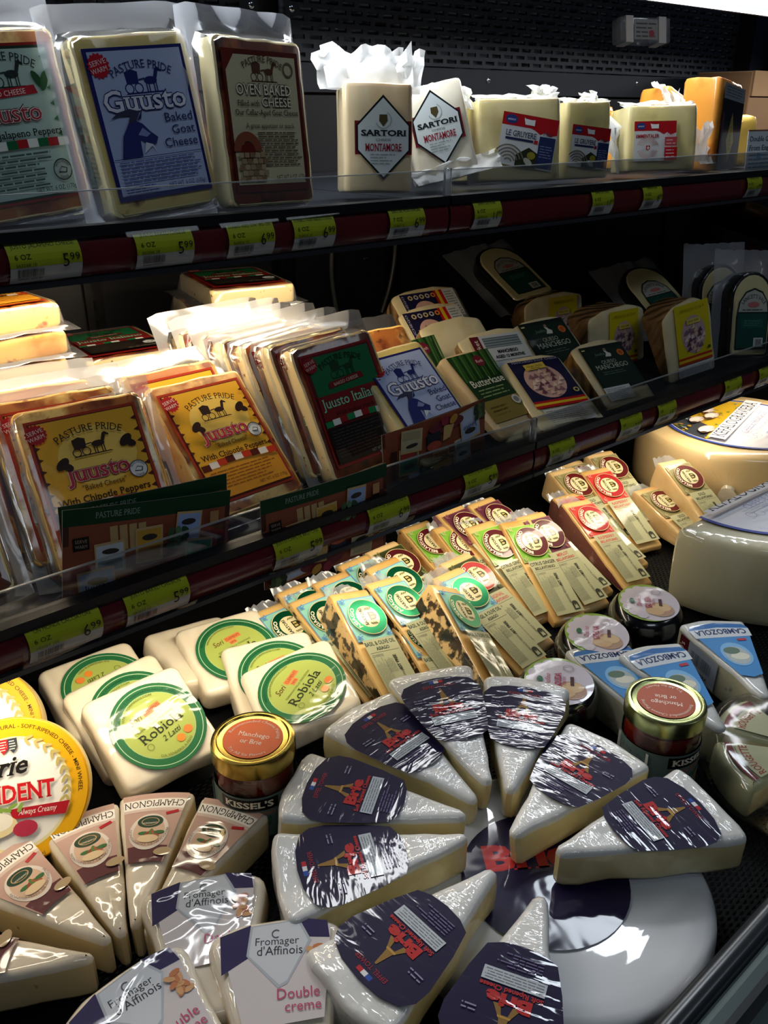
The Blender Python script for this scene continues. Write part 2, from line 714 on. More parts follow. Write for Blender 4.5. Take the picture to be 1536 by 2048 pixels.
def slotted(x0, x1, z0, z1, px=.0305, pz=.0112, sw=.022, sh=.0056):
    V, Fc = [], []

    def q(a, b, c, d):
        i = len(V)
        V.extend([(a, 0, c), (b, 0, c), (b, 0, d), (a, 0, d)])
        Fc.append((i, i + 1, i + 2, i + 3))
    nz = int((z1 - z0 - .006) / pz)
    nx = int((x1 - x0 - .02) / px)
    for r in range(nz):
        zb = z0 + .005 + r * pz
        zs = zb + sh
        zt = zb + pz if r < nz - 1 else z1
        if r == 0:
            q(x0, x1, z0, zb)
        q(x0, x1, zs, zt)
        o = .01 + (r % 2) * px / 2
        q(x0, x0 + o, zb, zs)
        for c in range(nx):
            a = x0 + o + c * px
            e = a + px if c < nx - 1 else x1
            q(a + sw, e, zb, zs)
            # slot lips give the sheet its thickness
            i = len(V)
            V.extend([(a, 0, zb), (a + sw, 0, zb), (a + sw, .004, zb), (a, .004, zb), (a, 0, zs), (a + sw, 0, zs), (a + sw, .004, zs), (a, .004, zs)])
            Fc.extend([(i, i + 1, i + 2, i + 3), (i + 4, i + 7, i + 6, i + 5), (i, i + 3, i + 7, i + 4), (i + 1, i + 5, i + 6, i + 2)])
    return V, Fc


for a, b in ((.12, .745), (.79, 2.02)):
    V, Fc = slotted(a, b, .615, .78)
    p = link('slotted_panel', mesh('slotted_panel', V, Fc, [M('slot_metal', '#2a2e35', rough=.35, metal=.3)], smooth=False), back)
    p.location = (0, YB, 0)
    bx = box('panel_strip', a, b, YB, YB + .004, .575, .613, M('strip_metal', '#262a31', rough=.38, metal=.3), back)
    # sheet added behind the slots, its grey patches painted as glints of light
    box('slot_glint_sheet', a, b, YB + .012, YB + .016, .60, .79, M('painted_glints', '#6c7078', rough=.7, mixes=[('#17191d', (28, 1, 90), .42, .60)]), back)
    box('lower_panel', a, b, YB, YB + .006, .0, .571, BLACK2, back)


def rivet(x, z, y=YB, r=.0045):
    me = loft('rivet', circ(r, 14), [(0, 0), (0, .001), (r * .35, .0022)], CHROME, axis=lambda v: Vector((v.x, -v.z, v.y)), caps=(.5,))
    o = link('rivet', me, back)
    o.location = (x, y, z)


for x, z in ((.735, .6785), (.801, .6785), (1.205, .597), (1.64, .60), (.80, .597), (.735, .597), (.93, .33), (.62, .30)):
    rivet(x, z)

# slotted standards (uprights) on the back
for x in (.46, .768, .985, 1.816):
    up = box('upright_standard', x - .012, x + .012, YB - .006, YB, .0, .58, M('standard_black', '#101114', rough=.3), back)
    for k in range(18):
        box('upright_slot', x - .002, x + .002, YB - .0066, YB - .0058, .05 + k * .026, .064 + k * .026,
            M('standard_slot', '#5b6066' if x > .9 else '#050506', rough=.3), up)
up = box('upright_standard', 2.0, 2.06, YB - .04, YB + .03, .0, 1.0, BLACK, back)
# drain hoses on the back panel
for k, (pts) in enumerate((((.90, .45), (.865, .40), (.85, .33), (.86, .24)), ((.97, .44), (.985, .36), (.975, .29), (.955, .24)))):
    cu = bpy.data.curves.new('hose', 'CURVE')
    cu.dimensions = '3D'
    sp = cu.splines.new('BEZIER')
    sp.bezier_points.add(3)
    for bp_, (x, z) in zip(sp.bezier_points, pts):
        bp_.co = (x, YB - .012, z)
        bp_.handle_left_type = bp_.handle_right_type = 'AUTO'
    cu.bevel_depth = .0035
    cu.materials.append(M('hose_grey', '#54585d', rough=.3))
    tmp = bpy.data.objects.new('tmp', cu)
    o = link('drain_hose', bpy.data.meshes.new_from_object(tmp))
    bpy.data.objects.remove(tmp)
    tag(o, ['curved grey hose on the dark back panel', 'second curved grey hose on the dark back panel, nearer the manchego stack'][k], 'hose')

# clear plastic tag holder fixed to the slotted panel
th = thing('plastic_tag_holder', 'clear plastic box clipped to the slotted back panel', 'holder', (1.545, 1.055, .662), -20, -12)
out, _ = rpoly([(-.055, -.014), (.055, -.014), (.055, .014), (-.055, .014)], .003, 2, 1)
link('case', loft('case', out, fil(.042, .003, 2), glassy('holder_plastic', (.9, .92, .95), .1, .10, 1.0, .22, (.75, .8, .86))), th)
for x in (-.036, .036):
    box('clip_band', x - .008, x + .008, -.0155, .0155, -.001, .043, M('holder_clip', '#d8dadb', rough=.25), th)
lb = Lab('card')
lb.rect(-.026, .004, .026, .038, '#9a9ea2')
lb.lines(-.022, .006, .022, .034, 4, '#54585c')
lb.ell(.012, .014, .006, .006, '#a04a55')
link('insert_card', lb.mesh('insert_card', lambda x, y, h: Vector((x, -.0146 - h, y))), th)

# canopy with its lamp above the top shelf
can = thing('canopy', 'metal canopy with a bright white lamp above the top shelf', 'canopy')
box('housing', XL, XR, .64, .815, .715, .735, M('canopy_grey', '#3a3f45', rough=.35), can)
box('rear_lip', XL, XR, .806, .815, .690, .716, STEEL, can)
box('front_lip', XL, XR, .640, .646, .700, .716, STEEL, can)
LAMPW = M('lamp_white', (1, 1, 1), emit=3.)
box('lamp_diffuser', XL, XR, .735, .804, .700, .714, LAMPW, can)
o = area('canopy_lamp_light', (1.15, .770, .697), (2.5, .05), 7, (.93, .96, 1.0), (1.15, .79, 0))


def shelf(name, label, Yf, z0, z1, zs, seams):
    s = thing(name, label, 'shelf')
    for i, (a, b) in enumerate(zip(seams[:-1], seams[1:])):
        a += .0015
        b -= .0015
        box('shelf_panel', a, b, Yf + .022, YB - .008, zs - .011, zs - .001, BLACK2, s)
        r = box('rail_back', a, b, Yf + .001, Yf + .010, z0, z1 + .002, BLACK, s)
        # red insert, bowed outwards
        K = 8
        V = []
        for x in (a, b):
            for k in range(K + 1):
                t = -1 + 2 * k / K
                V.append((x, Yf - .0036 * (1 - t * t), z0 + .003 + (z1 - z0 - .007) * k / K))
        link('red_insert', mesh('red_insert', V, [(k, K + 1 + k, K + 2 + k, k + 1) for k in range(K)], [RAILRED]), r)
        box('rail_lip', a, b, Yf - .004, Yf + .002, z0 - .002, z0 + .0022, M('lip_black', '#2a2c30', rough=.2), r)
        box('rail_top', a, b, Yf - .0045, Yf + .010, z1 - .005, z1 + .003, BLACK, r)
        f = box('clear_fence', a, b, Yf + .0035, Yf + .0055, z1 + .002, z1 + .027, ACRYL, s)
        box('fence_edge', a, b, Yf + .0034, Yf + .0056, z1 + .0262, z1 + .0272, ACEDGE, f)
    for x in seams[1:-1]:
        out, _ = rpoly([(-.004, -.003), (.004, -.003), (.004, .003), (-.004, .003)], .002, 2, 1)
        c = link('fence_clip', loft('fence_clip', out, fil(.030, .0015, 2), glassy('clip_plastic', (.9, .93, .95), .05, .06, 1., .2)), s)
        c.location = (x, Yf + .001, z1 - .001)
    return s


shelf('display_shelf', 'upper black shelf with a red price rail and clear front fence', TOP_Y, TOP_Z0, TOP_Z1, ZT, (XL, .648, 1.56, XR))
shelf('display_shelf', 'middle black shelf with a red price rail and clear front fence', MID_Y, MID_Z0, MID_Z1, ZM, (XL, .688, 1.56, XR))


def strip_lamp(label, x0, x1, y, z, power, color, tgt):
    t = thing('strip_lamp', label, 'lamp')
    box('housing', x0, x1, y - .013, y + .013, z, z + .012, M('lamp_housing', '#b9bcbf', rough=.4), t)
    box('diffuser', x0 + .01, x1 - .01, y - .011, y + .011, z - .004, z, M('lamp_warm' + label[:6], color, emit=4.), t)
    area('strip_lamp_light', ((x0 + x1) / 2, y, z - .006), (x1 - x0 - .02, .024), power, color, ((x0 + x1) / 2, y + tgt, z - 1))
    return t


strip_lamp('warm strip lamp under the front of the upper shelf', -.1, .625, TOP_Y + .085, ZT - .024, 1.7, (1.0, .80, .55), .1)
strip_lamp('long warm strip lamp under the front of the middle shelf', -.1, 2.0, MID_Y + .036, ZM - .024, 3.6, (1.0, .86, .65), .45)

# ------------------------------------------------------------------ price tags on the rails
TW, THH = .053, .0305


def price_tag(shelfno, x, price, name, size, code, label, w=TW, seed=0):
    Yf, z0 = (TOP_Y, TOP_Z0) if shelfno == 0 else (MID_Y, MID_Z0)
    zh = .0295
    lb = Lab('tag', res=.0038, dz=2.2e-4)
    lb.rect(-w / 2, 0, w / 2, .0118, '#cfd3d2')
    lb.rect(-w / 2, .0118, w / 2, THH, '#b9c81e')
    lb.res = None
    lb.text(name, 0, .0258, .0026, '#3c4410', w=min(w * .9, len(name) * .0022))
    lb.text(size, -w / 2 + .004, .0178, .0037, '#20240c', al='l')
    lb.text(code, -w / 2 + .004, .0123, .0024, '#4d5518', al='l')
    lb.bars(-w / 2 + .005, .0045, -w / 2 + .024, .0105, 26, '#3a3a3c')
    lb.lines(-w / 2 + .005, .0018, -w / 2 + .024, .0042, 1, '#77787a')
    d, c = price.split('.')
    sc = 1.0 if w > .045 else .8
    lb.text(c, w / 2 - .002, .0142, .0056 * sc, '#101210', al='r')
    cw = glyphs(c)[2] * .0056 * sc
    lb.text(d, w / 2 - .0028 - cw, .0098, .0100 * sc, '#0c0d0c', al='r', w=glyphs(d)[2] * .0082 * sc)

    def mp(u, v, h):
        t = -1 + 2 * v / THH
        return Vector((x + u + .0012 * (1 - t * t), Yf - .0012 - .0046 * (1 - t * t) - h, z0 + .0035 + v * .0285 / THH))
    o = link('price_tag', lb.mesh('price_tag', mp, .0004))
    tag(o, label, 'price tag', 'yellow price tags on the shelf rails')
    V = []
    for k in range(9):
        t = -1 + 2 * k / 8
        for s in (-1, 1):
            V.append((x + s * (w / 2 + .006) + .0012 * (1 - t * t), Yf - .0046 - .0046 * (1 - t * t), z0 + .0030 + .0295 * k / 8))
    link('clear_sleeve', mesh('clear_sleeve', V, [(2 * k, 2 * k + 1, 2 * k + 3, 2 * k + 2) for k in range(8)], [glassy('sleeve', (.97, .97, .97), .06, .01, .5)]), o)
    return o


PT = [
    (0, 0.2334, '5.99', 'JUSTO JALAPENO CHEESE', '6 OZ', '563268 10', 'yellow 5.99 price tag, first on the upper rail, under the jalapeno cheese', TW),
    (0, 0.3289, '5.99', 'JUSTO BAKED CHEESE', '6 OZ', '563266 10', 'yellow 5.99 justo baked cheese tag under the blue-labelled goat cheese', .050),
    (0, 0.4095, '6.99', 'DUNBKD AGED GOAT BKD CHS', '6 OZ', '564026 10', 'yellow 6.99 tag on the upper rail below the oven baked cheese', .046),
    (0, 0.4759, '6.99', 'DUNBKD FARM BAKED CHEESE', '6 OZ', '564025 10', 'yellow 6.99 farm baked cheese tag left of the montamore tag', .046),
    (0, 0.5875, '6.99', 'SARTORI MONTAMORE', '7 OZ', '31467 12', 'yellow 6.99 tag for 7 OZ montamore on the upper rail', .046),
    (0, 0.7015, '11.99', 'EMMI GRUYERE', '6 OZ', '367814 16', 'yellow 11.99 tag just right of the clip on the upper rail', .042),
    (0, 0.9007, '11.99', 'EMMI GRUYERE', '6 OZ', '367815 16', 'yellow 11.99 tag under the narrow gruyere, left of the 8.99 tag', .042),
    (0, 1.0041, '8.99', 'EMMENTALER', '6 OZ', '367820 16', 'yellow 8.99 tag under the emmentaler on the upper rail', .042),
    (0, 1.2605, '17.99', 'DOUBLE GLOU', '6 OZ', '3678 16', 'yellow 17.99 tag, last on the upper rail', .042),
    (1, 0.1683, '6.99', 'UN MONDE CACCIATORE', '6 OZ', '293457 104', 'yellow 6.99 cacciatore tag, first on the middle rail', .054),
    (1, 0.2411, '5.99', 'JUSTO BAKED CHS/BCN', '6 OZ', '567677 10', 'yellow 5.99 baked cheese bacon tag below the double promo card', .053),
    (1, 0.3742, '5.99', 'JUSTO CHPLTE BKD CHS', '6 OZ', '10', 'yellow 5.99 chipotle tag on the middle rail above the hanging red card', .050),
    (1, 0.4777, '6.99', 'JUSTO ITLN BAKED CHEESE', '6 OZ', '563268 10', 'yellow 6.99 italian baked cheese tag in the middle of the middle rail', .050),
    (1, 0.6020, '5.99', 'GUSTO GOAT BAKED', '6 OZ', '563266 10', 'yellow 5.99 tag on the middle rail below the upside-down card', .048),
    (1, 0.7323, '6.99', 'ROTH BUTTERKASE', '6 OZ', '418502 10', 'yellow 6.99 butterkase tag on the middle rail right of the clip', .044),
    (1, 0.8636, '22.99', 'MANCHEGO 12 MO', 'LB', '4107 01', 'yellow 22.99 per pound tag on the middle rail', .044),
    (1, 0.9406, '19.99', 'QUESO MANCHEGO', 'LB', '4108 01', 'yellow 19.99 per pound tag right beside the 22.99 tag', .040),
    (1, 1.1013, '6.99', 'GRAN VALLE', 'LB', '4110', 'yellow 6.99 tag on the middle rail above the large cheese wheel label', .044),
    (1, 1.1919, '6.99', 'LANCASHIRE', 'LB', '4111', 'yellow tag at the right edge of the middle rail', .040),
]
for (sh, x, pr, nm, sz, cd, lab, w) in PT:      # x: metres along the rail
    price_tag(sh, x, pr, nm, sz, cd, lab, w)

# ------------------------------------------------------------------ cheese materials
CRUST = M('baked_crust', '#a8642a', rough=.45, coat=.7, crough=.08, wr=.2, wsc=30, mixes=[('#e9c878', 26, .48, .62), ('#7a3512', 40, .52, .68), ('#3d1608', 90, .62, .72)], bump=.3, bsc=60)
CRUSTD = M('baked_crust_dark', '#6b2a0e', rough=.45, coat=.7, crough=.08, wr=.2, wsc=30, mixes=[('#a8581c', 34, .5, .66), ('#2c0f06', 50, .5, .68)], bump=.4, bsc=60)
PALE = M('pale_cheese', '#ecd9a0', rough=.45, sss=.15, coat=.6, crough=.1, wr=.15, wsc=30, mixes=[('#7a4a1c', 120, .66, .72), ('#4d6a35', 95, .70, .75)], bump=.15, bsc=70)
PALEC = M('pale_cheese_chili', '#f0c870', rough=.45, sss=.15, coat=.6, crough=.1, wr=.15, wsc=30, mixes=[('#a8541c', 70, .62, .70), ('#d89a3c', 22, .5, .65)], bump=.15, bsc=70)
GOATC = M('goat_cheese', '#ece0a8', rough=.45, sss=.2, coat=.6, crough=.1, mixes=[('#b5701f', 60, .68, .74)])

GOATF = M('goat_crust', '#e2cc7c', rough=.45, sss=.1, coat=.7, crough=.08, wr=.2, wsc=30, mixes=[('#b06a24', 16, .56, .70), ('#6b2a0e', 36, .62, .74)])


def carriage(lb, cx, cy, w, col):
    """little engraved horse and buggy"""
    k = w / 10
    R_ = lambda x, y: (cx + x * k, cy + y * k)
    lb.poly([R_(-4.2, 0), R_(-1.2, 0), R_(-1.0, 2.6), R_(-2.6, 3.2), R_(-4.4, 2.6)], col)
    lb.ring(*R_(-3.8, -.9), .9 * k, 1.15 * k, col, 16)
    lb.ring(*R_(-1.4, -.9), .9 * k, 1.15 * k, col, 16)
    lb.poly([R_(-5, -2.1), R_(5.2, -2.1), R_(4.6, -1.8), R_(-4.4, -1.8)], col)
    lb.ell(*R_(1.9, .6), 1.7 * k, .85 * k, col, 14)
    lb.poly([R_(3.0, .8), R_(3.6, .9), R_(4.3, 2.5), R_(5.1, 2.2), R_(5.2, 2.6), R_(4.2, 3.4), R_(3.5, 3.0), R_(2.8, 1.3)], col)
    for x in (.7, 1.3, 2.6, 3.2):
        lb.rect(cx + (x - .12) * k, cy - 1.9 * k, cx + (x + .14) * k, cy + .3 * k, col)
    lb.poly([R_(-1.2, 1.0), R_(.4, 1.2), R_(.4, .9), R_(-1.2, .7)], col)


def burst(lb, x, y, r, col, tcol):
    lb.star(x, y, r, col, 16, .84)
    lb.text('SERVE', x, y + .0006, r * .38, tcol, w=r * 1.45, rot=12)
    lb.text('WARM', x, y - r * .5, r * .38, tcol, w=r * 1.45, rot=12)


def check(lb, x0, y0, x1, h, cols, rise=0.):
    n = 9
    for k in range(n):
        a, b = x0 + (x1 - x0) * k / n, x0 + (x1 - x0) * (k + 1) / n
        yy = y0 + rise * sin(pi * k / (n - 1))
        lb.poly([(a, yy), (b, yy), (b, yy + h), (a, yy + h)], cols[k % len(cols)])


def seal(lb, x, y, r, c1, c2):
    lb.ell(x, y, r, r, c1, 20)
    lb.ring(x, y, r * .9, r, c2, 24)
    lb.text('WISCONSIN', 0, 0, r * .24, c2, w=r * 1.5, arc=(x, y, r * .64, 90, 1))
    lb.text('CHEESE', 0, 0, r * .24, c2, w=r * 1.1, arc=(x, y, r * .86, -90, -1))
    lb.poly([(x - r * .5, y - r * .25), (x + r * .35, y - r * .35), (x + r * .5, y + r * .1), (x - r * .1, y + r * .3)], c2)
    lb.poly([(x - r * .4, y - r * .15), (x + r * .25, y - r * .25), (x + r * .38, y + r * .05), (x - r * .1, y + r * .2)], c1)


LW, LH = .086, .112
hw = LW / 2


def juusto_label(kind):
    lb = Lab('gloss')
    Rr = lb.rect
    if kind == 'chipotle':
        Rr(-hw, 0, hw, LH, '#a8341a')
        Rr(-hw + .0022, .0022, hw - .0022, LH - .0022, '#571c0e')
        lb.poly([(-hw + .004, .004), (hw - .003, .004), (hw - .003, LH - .003), (-hw + .004, LH - .003)], '#e5ad2c')
        lb.ell(.004, .076, .030, .024, '#f0cc62', 28)
        for k in range(7):
            for s in (-1, 1):
                y = .040 + k * .0095
                x = s * (hw - .003)
                lb.poly([(x, y), (x - s * .004, y + .002), (x, y + .004)][::s], '#4d1a0c')
        lb.poly([(-hw + .004, .004), (hw - .003, .004), (hw - .003, .030), (.02, .034), (-.01, .034), (-hw + .004, .030)], '#d9962a')
        check(lb, -hw + .004, .031, hw - .003, .0062, ['#571c0e', '#f2ece4', '#c83a1a'], .003)
        lb.text('With Chipotle Peppers', 0, .0405, .0052, '#2a0d06', w=.070, bold=.012)
        t, c, c2 = '#b5283c', '#2a1408', '#f6e6d8'
        lb.text('Juusto', .0, .0575, .0125, '#5a1320', w=.050, bold=.055)
        lb.text('Juusto', .0, .0575, .0125, c2, w=.050, bold=.030)
        lb.text('Juusto', .0, .0575, .0125, t, w=.049, bold=.014)
        lb.text('"Baked Cheese"', .002, .0495, .0042, '#3a1c0c', w=.034)
        seal(lb, .030, .057, .0072, '#dfe3e4', '#2c3e50')
        for s, x in ((1, .027), (-1, -.024)):
            lb.ell(x, .082 if s > 0 else .073, .0062, .0036, '#2a120a', 14, rot=40)
            lb.ell(x + .003, .079 if s > 0 else .070, .0045, .003, '#2a120a', 12, rot=-30)
        lb.lines(-hw + .008, .011, hw - .008, .029, 6, '#8a5a1c')
        lb.text('NET WT. 6 OZ. (170g)', hw - .006, .0065, .0030, '#3a1c0c', al='r', w=.030)
        burst(lb, -hw + .0065, LH - .012, .0085, '#b01c22', '#f4d8d0')
        carriage(lb, .0, .082, .030, '#2e1a0e')
        lb.text('PASTURE PRIDE', 0, 0, .0058, '#24120a', w=.050, arc=(.001, .045, .050, 90, 1))
    elif kind == 'italiano':
        Rr(-hw, 0, hw, LH, '#8e1a1c')
        Rr(-hw + .002, .0022, hw - .002, LH - .0022, '#5c1012')
        Rr(-hw + .006, .070, hw - .004, LH - .004, '#0f6a3c')
        carriage(lb, .002, .090, .034, '#0a3c22')
        lb.text('PASTURE PRIDE', 0, 0, .0056, '#0a2e1a', w=.050, arc=(.001, .050, .0505, 90, 1))
        lb.poly([(-.022, .075), (.022, .078), (.020, .084), (-.020, .081)], '#7a1418')
        lb.text('BAKED CHEESE', 0, .0775, .003, '#d8c8b0', w=.030, rot=4)
        Rr(-hw + .004, .046, hw - .003, .070, '#7c1618')
        lb.text('Juusto Italiano', 0, .0575, .0095, '#0c3a22', w=.074, bold=.04)
        lb.text('Juusto Italiano', 0, .0575, .0095, '#a8d8b4', w=.073, bold=.004)
        lb.text('With Italian Herbs', 0, .0485, .0040, '#2c0606', w=.05)
        check(lb, -hw + .003, .0395, hw - .003, .0060, ['#12824a', '#e8ece8', '#8e1a1c'], .002)
        Rr(-hw + .003, .004, hw - .003, .0385, '#140e0c')
        lb.lines(-hw + .006, .009, hw - .016, .037, 9, '#3a322a')
        seal(lb, .030, .022, .0078, '#c9cfd2', '#2a3038')
        lb.text('NET WT. 6 OZ. (170g)', .016, .0050, .0030, '#8a8278', w=.030)
        burst(lb, -hw + .0075, LH - .011, .0085, '#8e1218', '#e0b8b0')
    elif kind == 'jalapeno':
        Rr(-hw, 0, hw, LH, '#8a1c18')
        Rr(-hw + .002, .002, hw - .002, LH - .002, '#16301e')
        Rr(-hw + .004, .004, hw - .004, LH - .004, '#a8c4be')
        carriage(lb, .0, .089, .034, '#22302c')
        lb.text('PASTURE PRIDE', 0, 0, .0058, '#1c2a26', w=.052, arc=(.001, .049, .0515, 90, 1))
        lb.poly([(-.03, .074), (.024, .077), (.022, .083), (-.03, .080)], '#a81c2c')
        lb.text('BAKED CHEESE', -.004, .0765, .0036, '#f0e0d8', w=.036, rot=3)
        for k in range(6):
            y = .044 + k * .011
            lb.poly([(hw - .004, y), (hw - .011, y + .003), (hw - .004, y + .007)], '#2e6a48')
        lb.ell(.026, .086, .0075, .003, '#1c4a2a', 14, rot=-60)
        lb.ell(.031, .085, .0075, .0032, '#22582f', 14, rot=65)
        lb.text('Juusto', -.004, .0585, .0125, '#4a0e18', w=.054, bold=.055)
        lb.text('Juusto', -.004, .0585, .0125, '#e8dcd4', w=.054, bold=.028)
        lb.text('Juusto', -.004, .0585, .0125, '#a83444', w=.053)
        lb.text('With Jalapeno Peppers', 0, .0475, .0050, '#1c2420', w=.072, bold=.012)
        check(lb, -hw + .004, .0385, hw - .004, .0062, ['#12643a', '#a81c22', '#e4e8e4'], .001)
        lb.lines(-hw + .007, .010, hw - .022, .037, 7, '#4a5c58')
        seal(lb, .028, .021, .0082, '#a8b8b4', '#243430')
        lb.text('NET WT. 6 OZ. (170g)', hw - .006, .0065, .0034, '#1c2420', al='r', w=.036)
    elif kind == 'goat':
        Rr(-hw, 0, hw, LH, '#20246e')
        lb.poly([(-hw + .0035, .004), (hw - .0025, .004), (hw - .0025, LH - .0025), (-hw + .0035, LH - .0025)], '#b4c4ea')
        n = '#22286c'
        carriage(lb, .002, .085, .034, n)
        lb.text('PASTURE PRIDE', 0, 0, .0058, n, w=.052, arc=(.002, .044, .0525, 90, 1))
        burst(lb, -hw + .0105, LH - .0125, .0095, '#c01c2c', '#f4e0e4')
        lb.text('Guusto', .0, .066, .0150, n, w=.073, bold=.045)
        lb.text('Guusto', .0, .066, .0150, '#e8ecfa', w=.072, bold=.012)
        for i, t in enumerate(('Baked', 'Goat', 'Cheese')):
            lb.text(t, hw - .005, .0555 - i * .0095, .0066, '#1c2260', al='r', w=(.025, .021, .030)[i])
        # goat
        lb.poly([(-.032, .032), (-.014, .032), (-.013, .045), (-.006, .040), (.000, .040), (.003, .045), (-.003, .050), (-.008, .056), (-.013, .0585), (-.020, .057), (-.027, .048)], '#2c3478')
        lb.poly([(-.020, .057), (-.013, .0585), (-.008, .065), (-.016, .0675), (-.027, .0655), (-.034, .061), (-.026, .0628), (-.017, .0625)], '#3a3c58')
        lb.poly([(-.012, .0585), (-.006, .066), (-.008, .060)], '#22285e')
        lb.poly([(-.014, .048), (-.007, .046), (-.003, .048), (-.009, .053)], '#8a98cc')
        lb.poly([(-.012, .034), (-.004, .039), (-.001, .034), (-.003, .040), (-.009, .042)], '#dfe6f8')
        Rr(-hw + .0035, .0312, hw - .0025, .0317, n)
        lb.lines(-hw + .007, .012, hw - .006, .030, 7, '#5a66a4', ragged=.1)
        lb.text('NET WT. 6 OZ. (170g)', hw - .006, .0065, .0032, n, al='r', w=.034)
        lb.lines(-hw + .007, .005, -.004, .011, 3, '#3a448c')
    else:   # oven baked
        Rr(-hw, 0, hw, LH, '#5a1c14')
        Rr(-hw + .003, .006, hw - .004, LH - .004, '#c9c3a0')
        lb.poly([(-hw, LH), (-hw, LH - .020), (-hw + .016, LH)], '#6a2016')
        n = '#2e1a12'
        carriage(lb, .001, .094, .030, '#5a3c2c')
        lb.text('PASTURE PRIDE', 0, 0, .0050, '#4a3024', w=.044, arc=(.0, .060, .043, 90, 1))
        lb.ring(.029, .098, .0045, .0062, '#6a5a44', 18)
        for c_, b_ in ((n, .055), ('#f0ead0', .012)):
            lb.text('OVEN BAKED', -.001, .0775, .0082, c_, w=.062, bold=b_)
            lb.text('CHEESE', .012, .0685, .0070, c_, w=.034, bold=b_)
        lb.text('Filled with', -.020, .0685, .0045, n, w=.024)
        lb.text('Our Cellar-Aged Goat Cheese', .0, .0615, .0044, n, w=.072)
        lb.text('A great appetizer or snack', .002, .0515, .0036, '#4a3020', w=.056)
        lb.lines(-.014, .020, hw - .007, .049, 10, '#5a4430', ragged=.15)
        lb.ring(-hw + .016, .033, .008, .0155, '#8a4a34', 16, 0, 180)
        lb.ell(-hw + .016, .033, .008, .007, '#6a1c12', 20)
        for j in range(5):
            for i in range(5):
                x = -hw + .004 + i * .006 + (j % 2) * .003
                Rr(x, .0085 + j * .0048, x + .0052, .0125 + j * .0048, ['#a48a68', '#8a6e50', '#b49c7a'][(i + 2 * j) % 3])
        lb.text('NET WT 6 OZ. (170g)', hw - .006, .0085, .0042, n, al='r', w=.036)
    return lb


CW, CH, CD = .100, .134, .021
_pk = {}


def pack_meshes(kind):
    if kind in _pk:
        return _pk[kind]
    out, tg = rpoly([(-CW / 2, 0), (CW / 2, 0), (CW / 2, CH), (-CW / 2, CH)], .007, 3, .011)
    crust = {'oven': CRUSTD, 'italiano': CRUSTD, 'goat': GOATF}.get(kind, CRUST)
    side = {'goat': GOATC, 'chipotle': PALEC, 'oven': GOATC}.get(kind, PALE)

    def mcb(k, w):
        return 0 if w in ('top', 'bottom') else 1
    ax = lambda v: Vector((v.x, CD - v.z, v.y))
    ch = loft('cheese', out, fil(CD, .003, 2), [crust, side], mcb, axis=ax, amp=.0011, freq=55, seed=len(_pk) * 3.1)
    lab = juusto_label(kind).mesh('label', lambda x, y, h: Vector((x, -.0014 - h, y + .012)))
    # bag: skirt from the front edge of the cheese back to the welded rim
    n = 44

    def loop(w, z0, z1, r, y, jit=0.):
        o, _ = rpoly([(-w / 2, z0), (w / 2, z0), (w / 2, z1), (-w / 2, z1)], r, 5, 1)
        # resample to n
        P = [Vector(p) for p in o]
        L = [0]
        for a, b in zip(P, P[1:] + P[:1]):
            L.append(L[-1] + (b - a).length)
        res = []
        for k in range(n):
            t = L[-1] * k / n
            i = max(j for j in range(len(P)) if L[j] <= t)
            d = L[i + 1] - L[i]
            q = P[i].lerp(P[(i + 1) % len(P)], (t - L[i]) / d if d else 0)
            w_ = noise.noise(Vector((q.x * 40, q.y * 40, len(_pk) * 2.3))) * jit
            res.append(Vector((q.x, y + w_, q.y)))
        return res
    rings = [loop(CW - .004, .002, CH - .002, .006, -.0012), loop(CW + .003, -.001, CH + .001, .008, .004), loop(CW + .010, -.003, CH + .006, .010, CD - .002, .001),
             loop(.120, -.004, .148, .005, CD + .0012, .0025), loop(.130, -.005, .160, .002, CD + .0018, .005)]
    V = [v for r in rings for v in r]
    Fc = []
    for r in range(len(rings) - 1):
        for k in range(n):
            k2 = (k + 1) % n
            Fc.append((r * n + k, r * n + k2, (r + 1) * n + k2, (r + 1) * n + k))
    bag = mesh('bag', V, Fc, [BAG, BAGS], [1 if f[0] < 2 * n else 0 for f in Fc])
    _pk[kind] = (ch, lab, bag)
    return _pk[kind]


def pack(kind, label, loc, rz, rx, ry=0., group='vacuum packs of baked cheese', lab=True):
    dz = (CD + .003) * sin(radians(max(0, -rx))) + .003        # a leaning pack stands on its back edge
    loc = (loc[0] - .3 * dz, loc[1] - .75 * dz, loc[2] + dz - (.011 if loc[2] > .4 else .015))
    t = thing('cheese_pack', label, 'cheese', loc, rz, rx, ry, group)
    ch, lb, bg = pack_meshes(kind)
    link('cheese', ch, t)
    if lab:
        link('label', lb, t)
    link('bag', bg, t)
    return t


# top shelf packs
pack('jalapeno', 'jalapeno baked cheese pack cut off by the left edge of the top shelf', (.268, .735, .4785), 8, -4, -4.6)
pack('goat', 'blue goat cheese pack standing on the top shelf', (.366, .700, .4785), -1, -8.5, -5)
pack('oven', 'oven baked cheese pack with dark crust and cream label on the top shelf', (.4635, .687, .4785), 8, -6.5, 1)

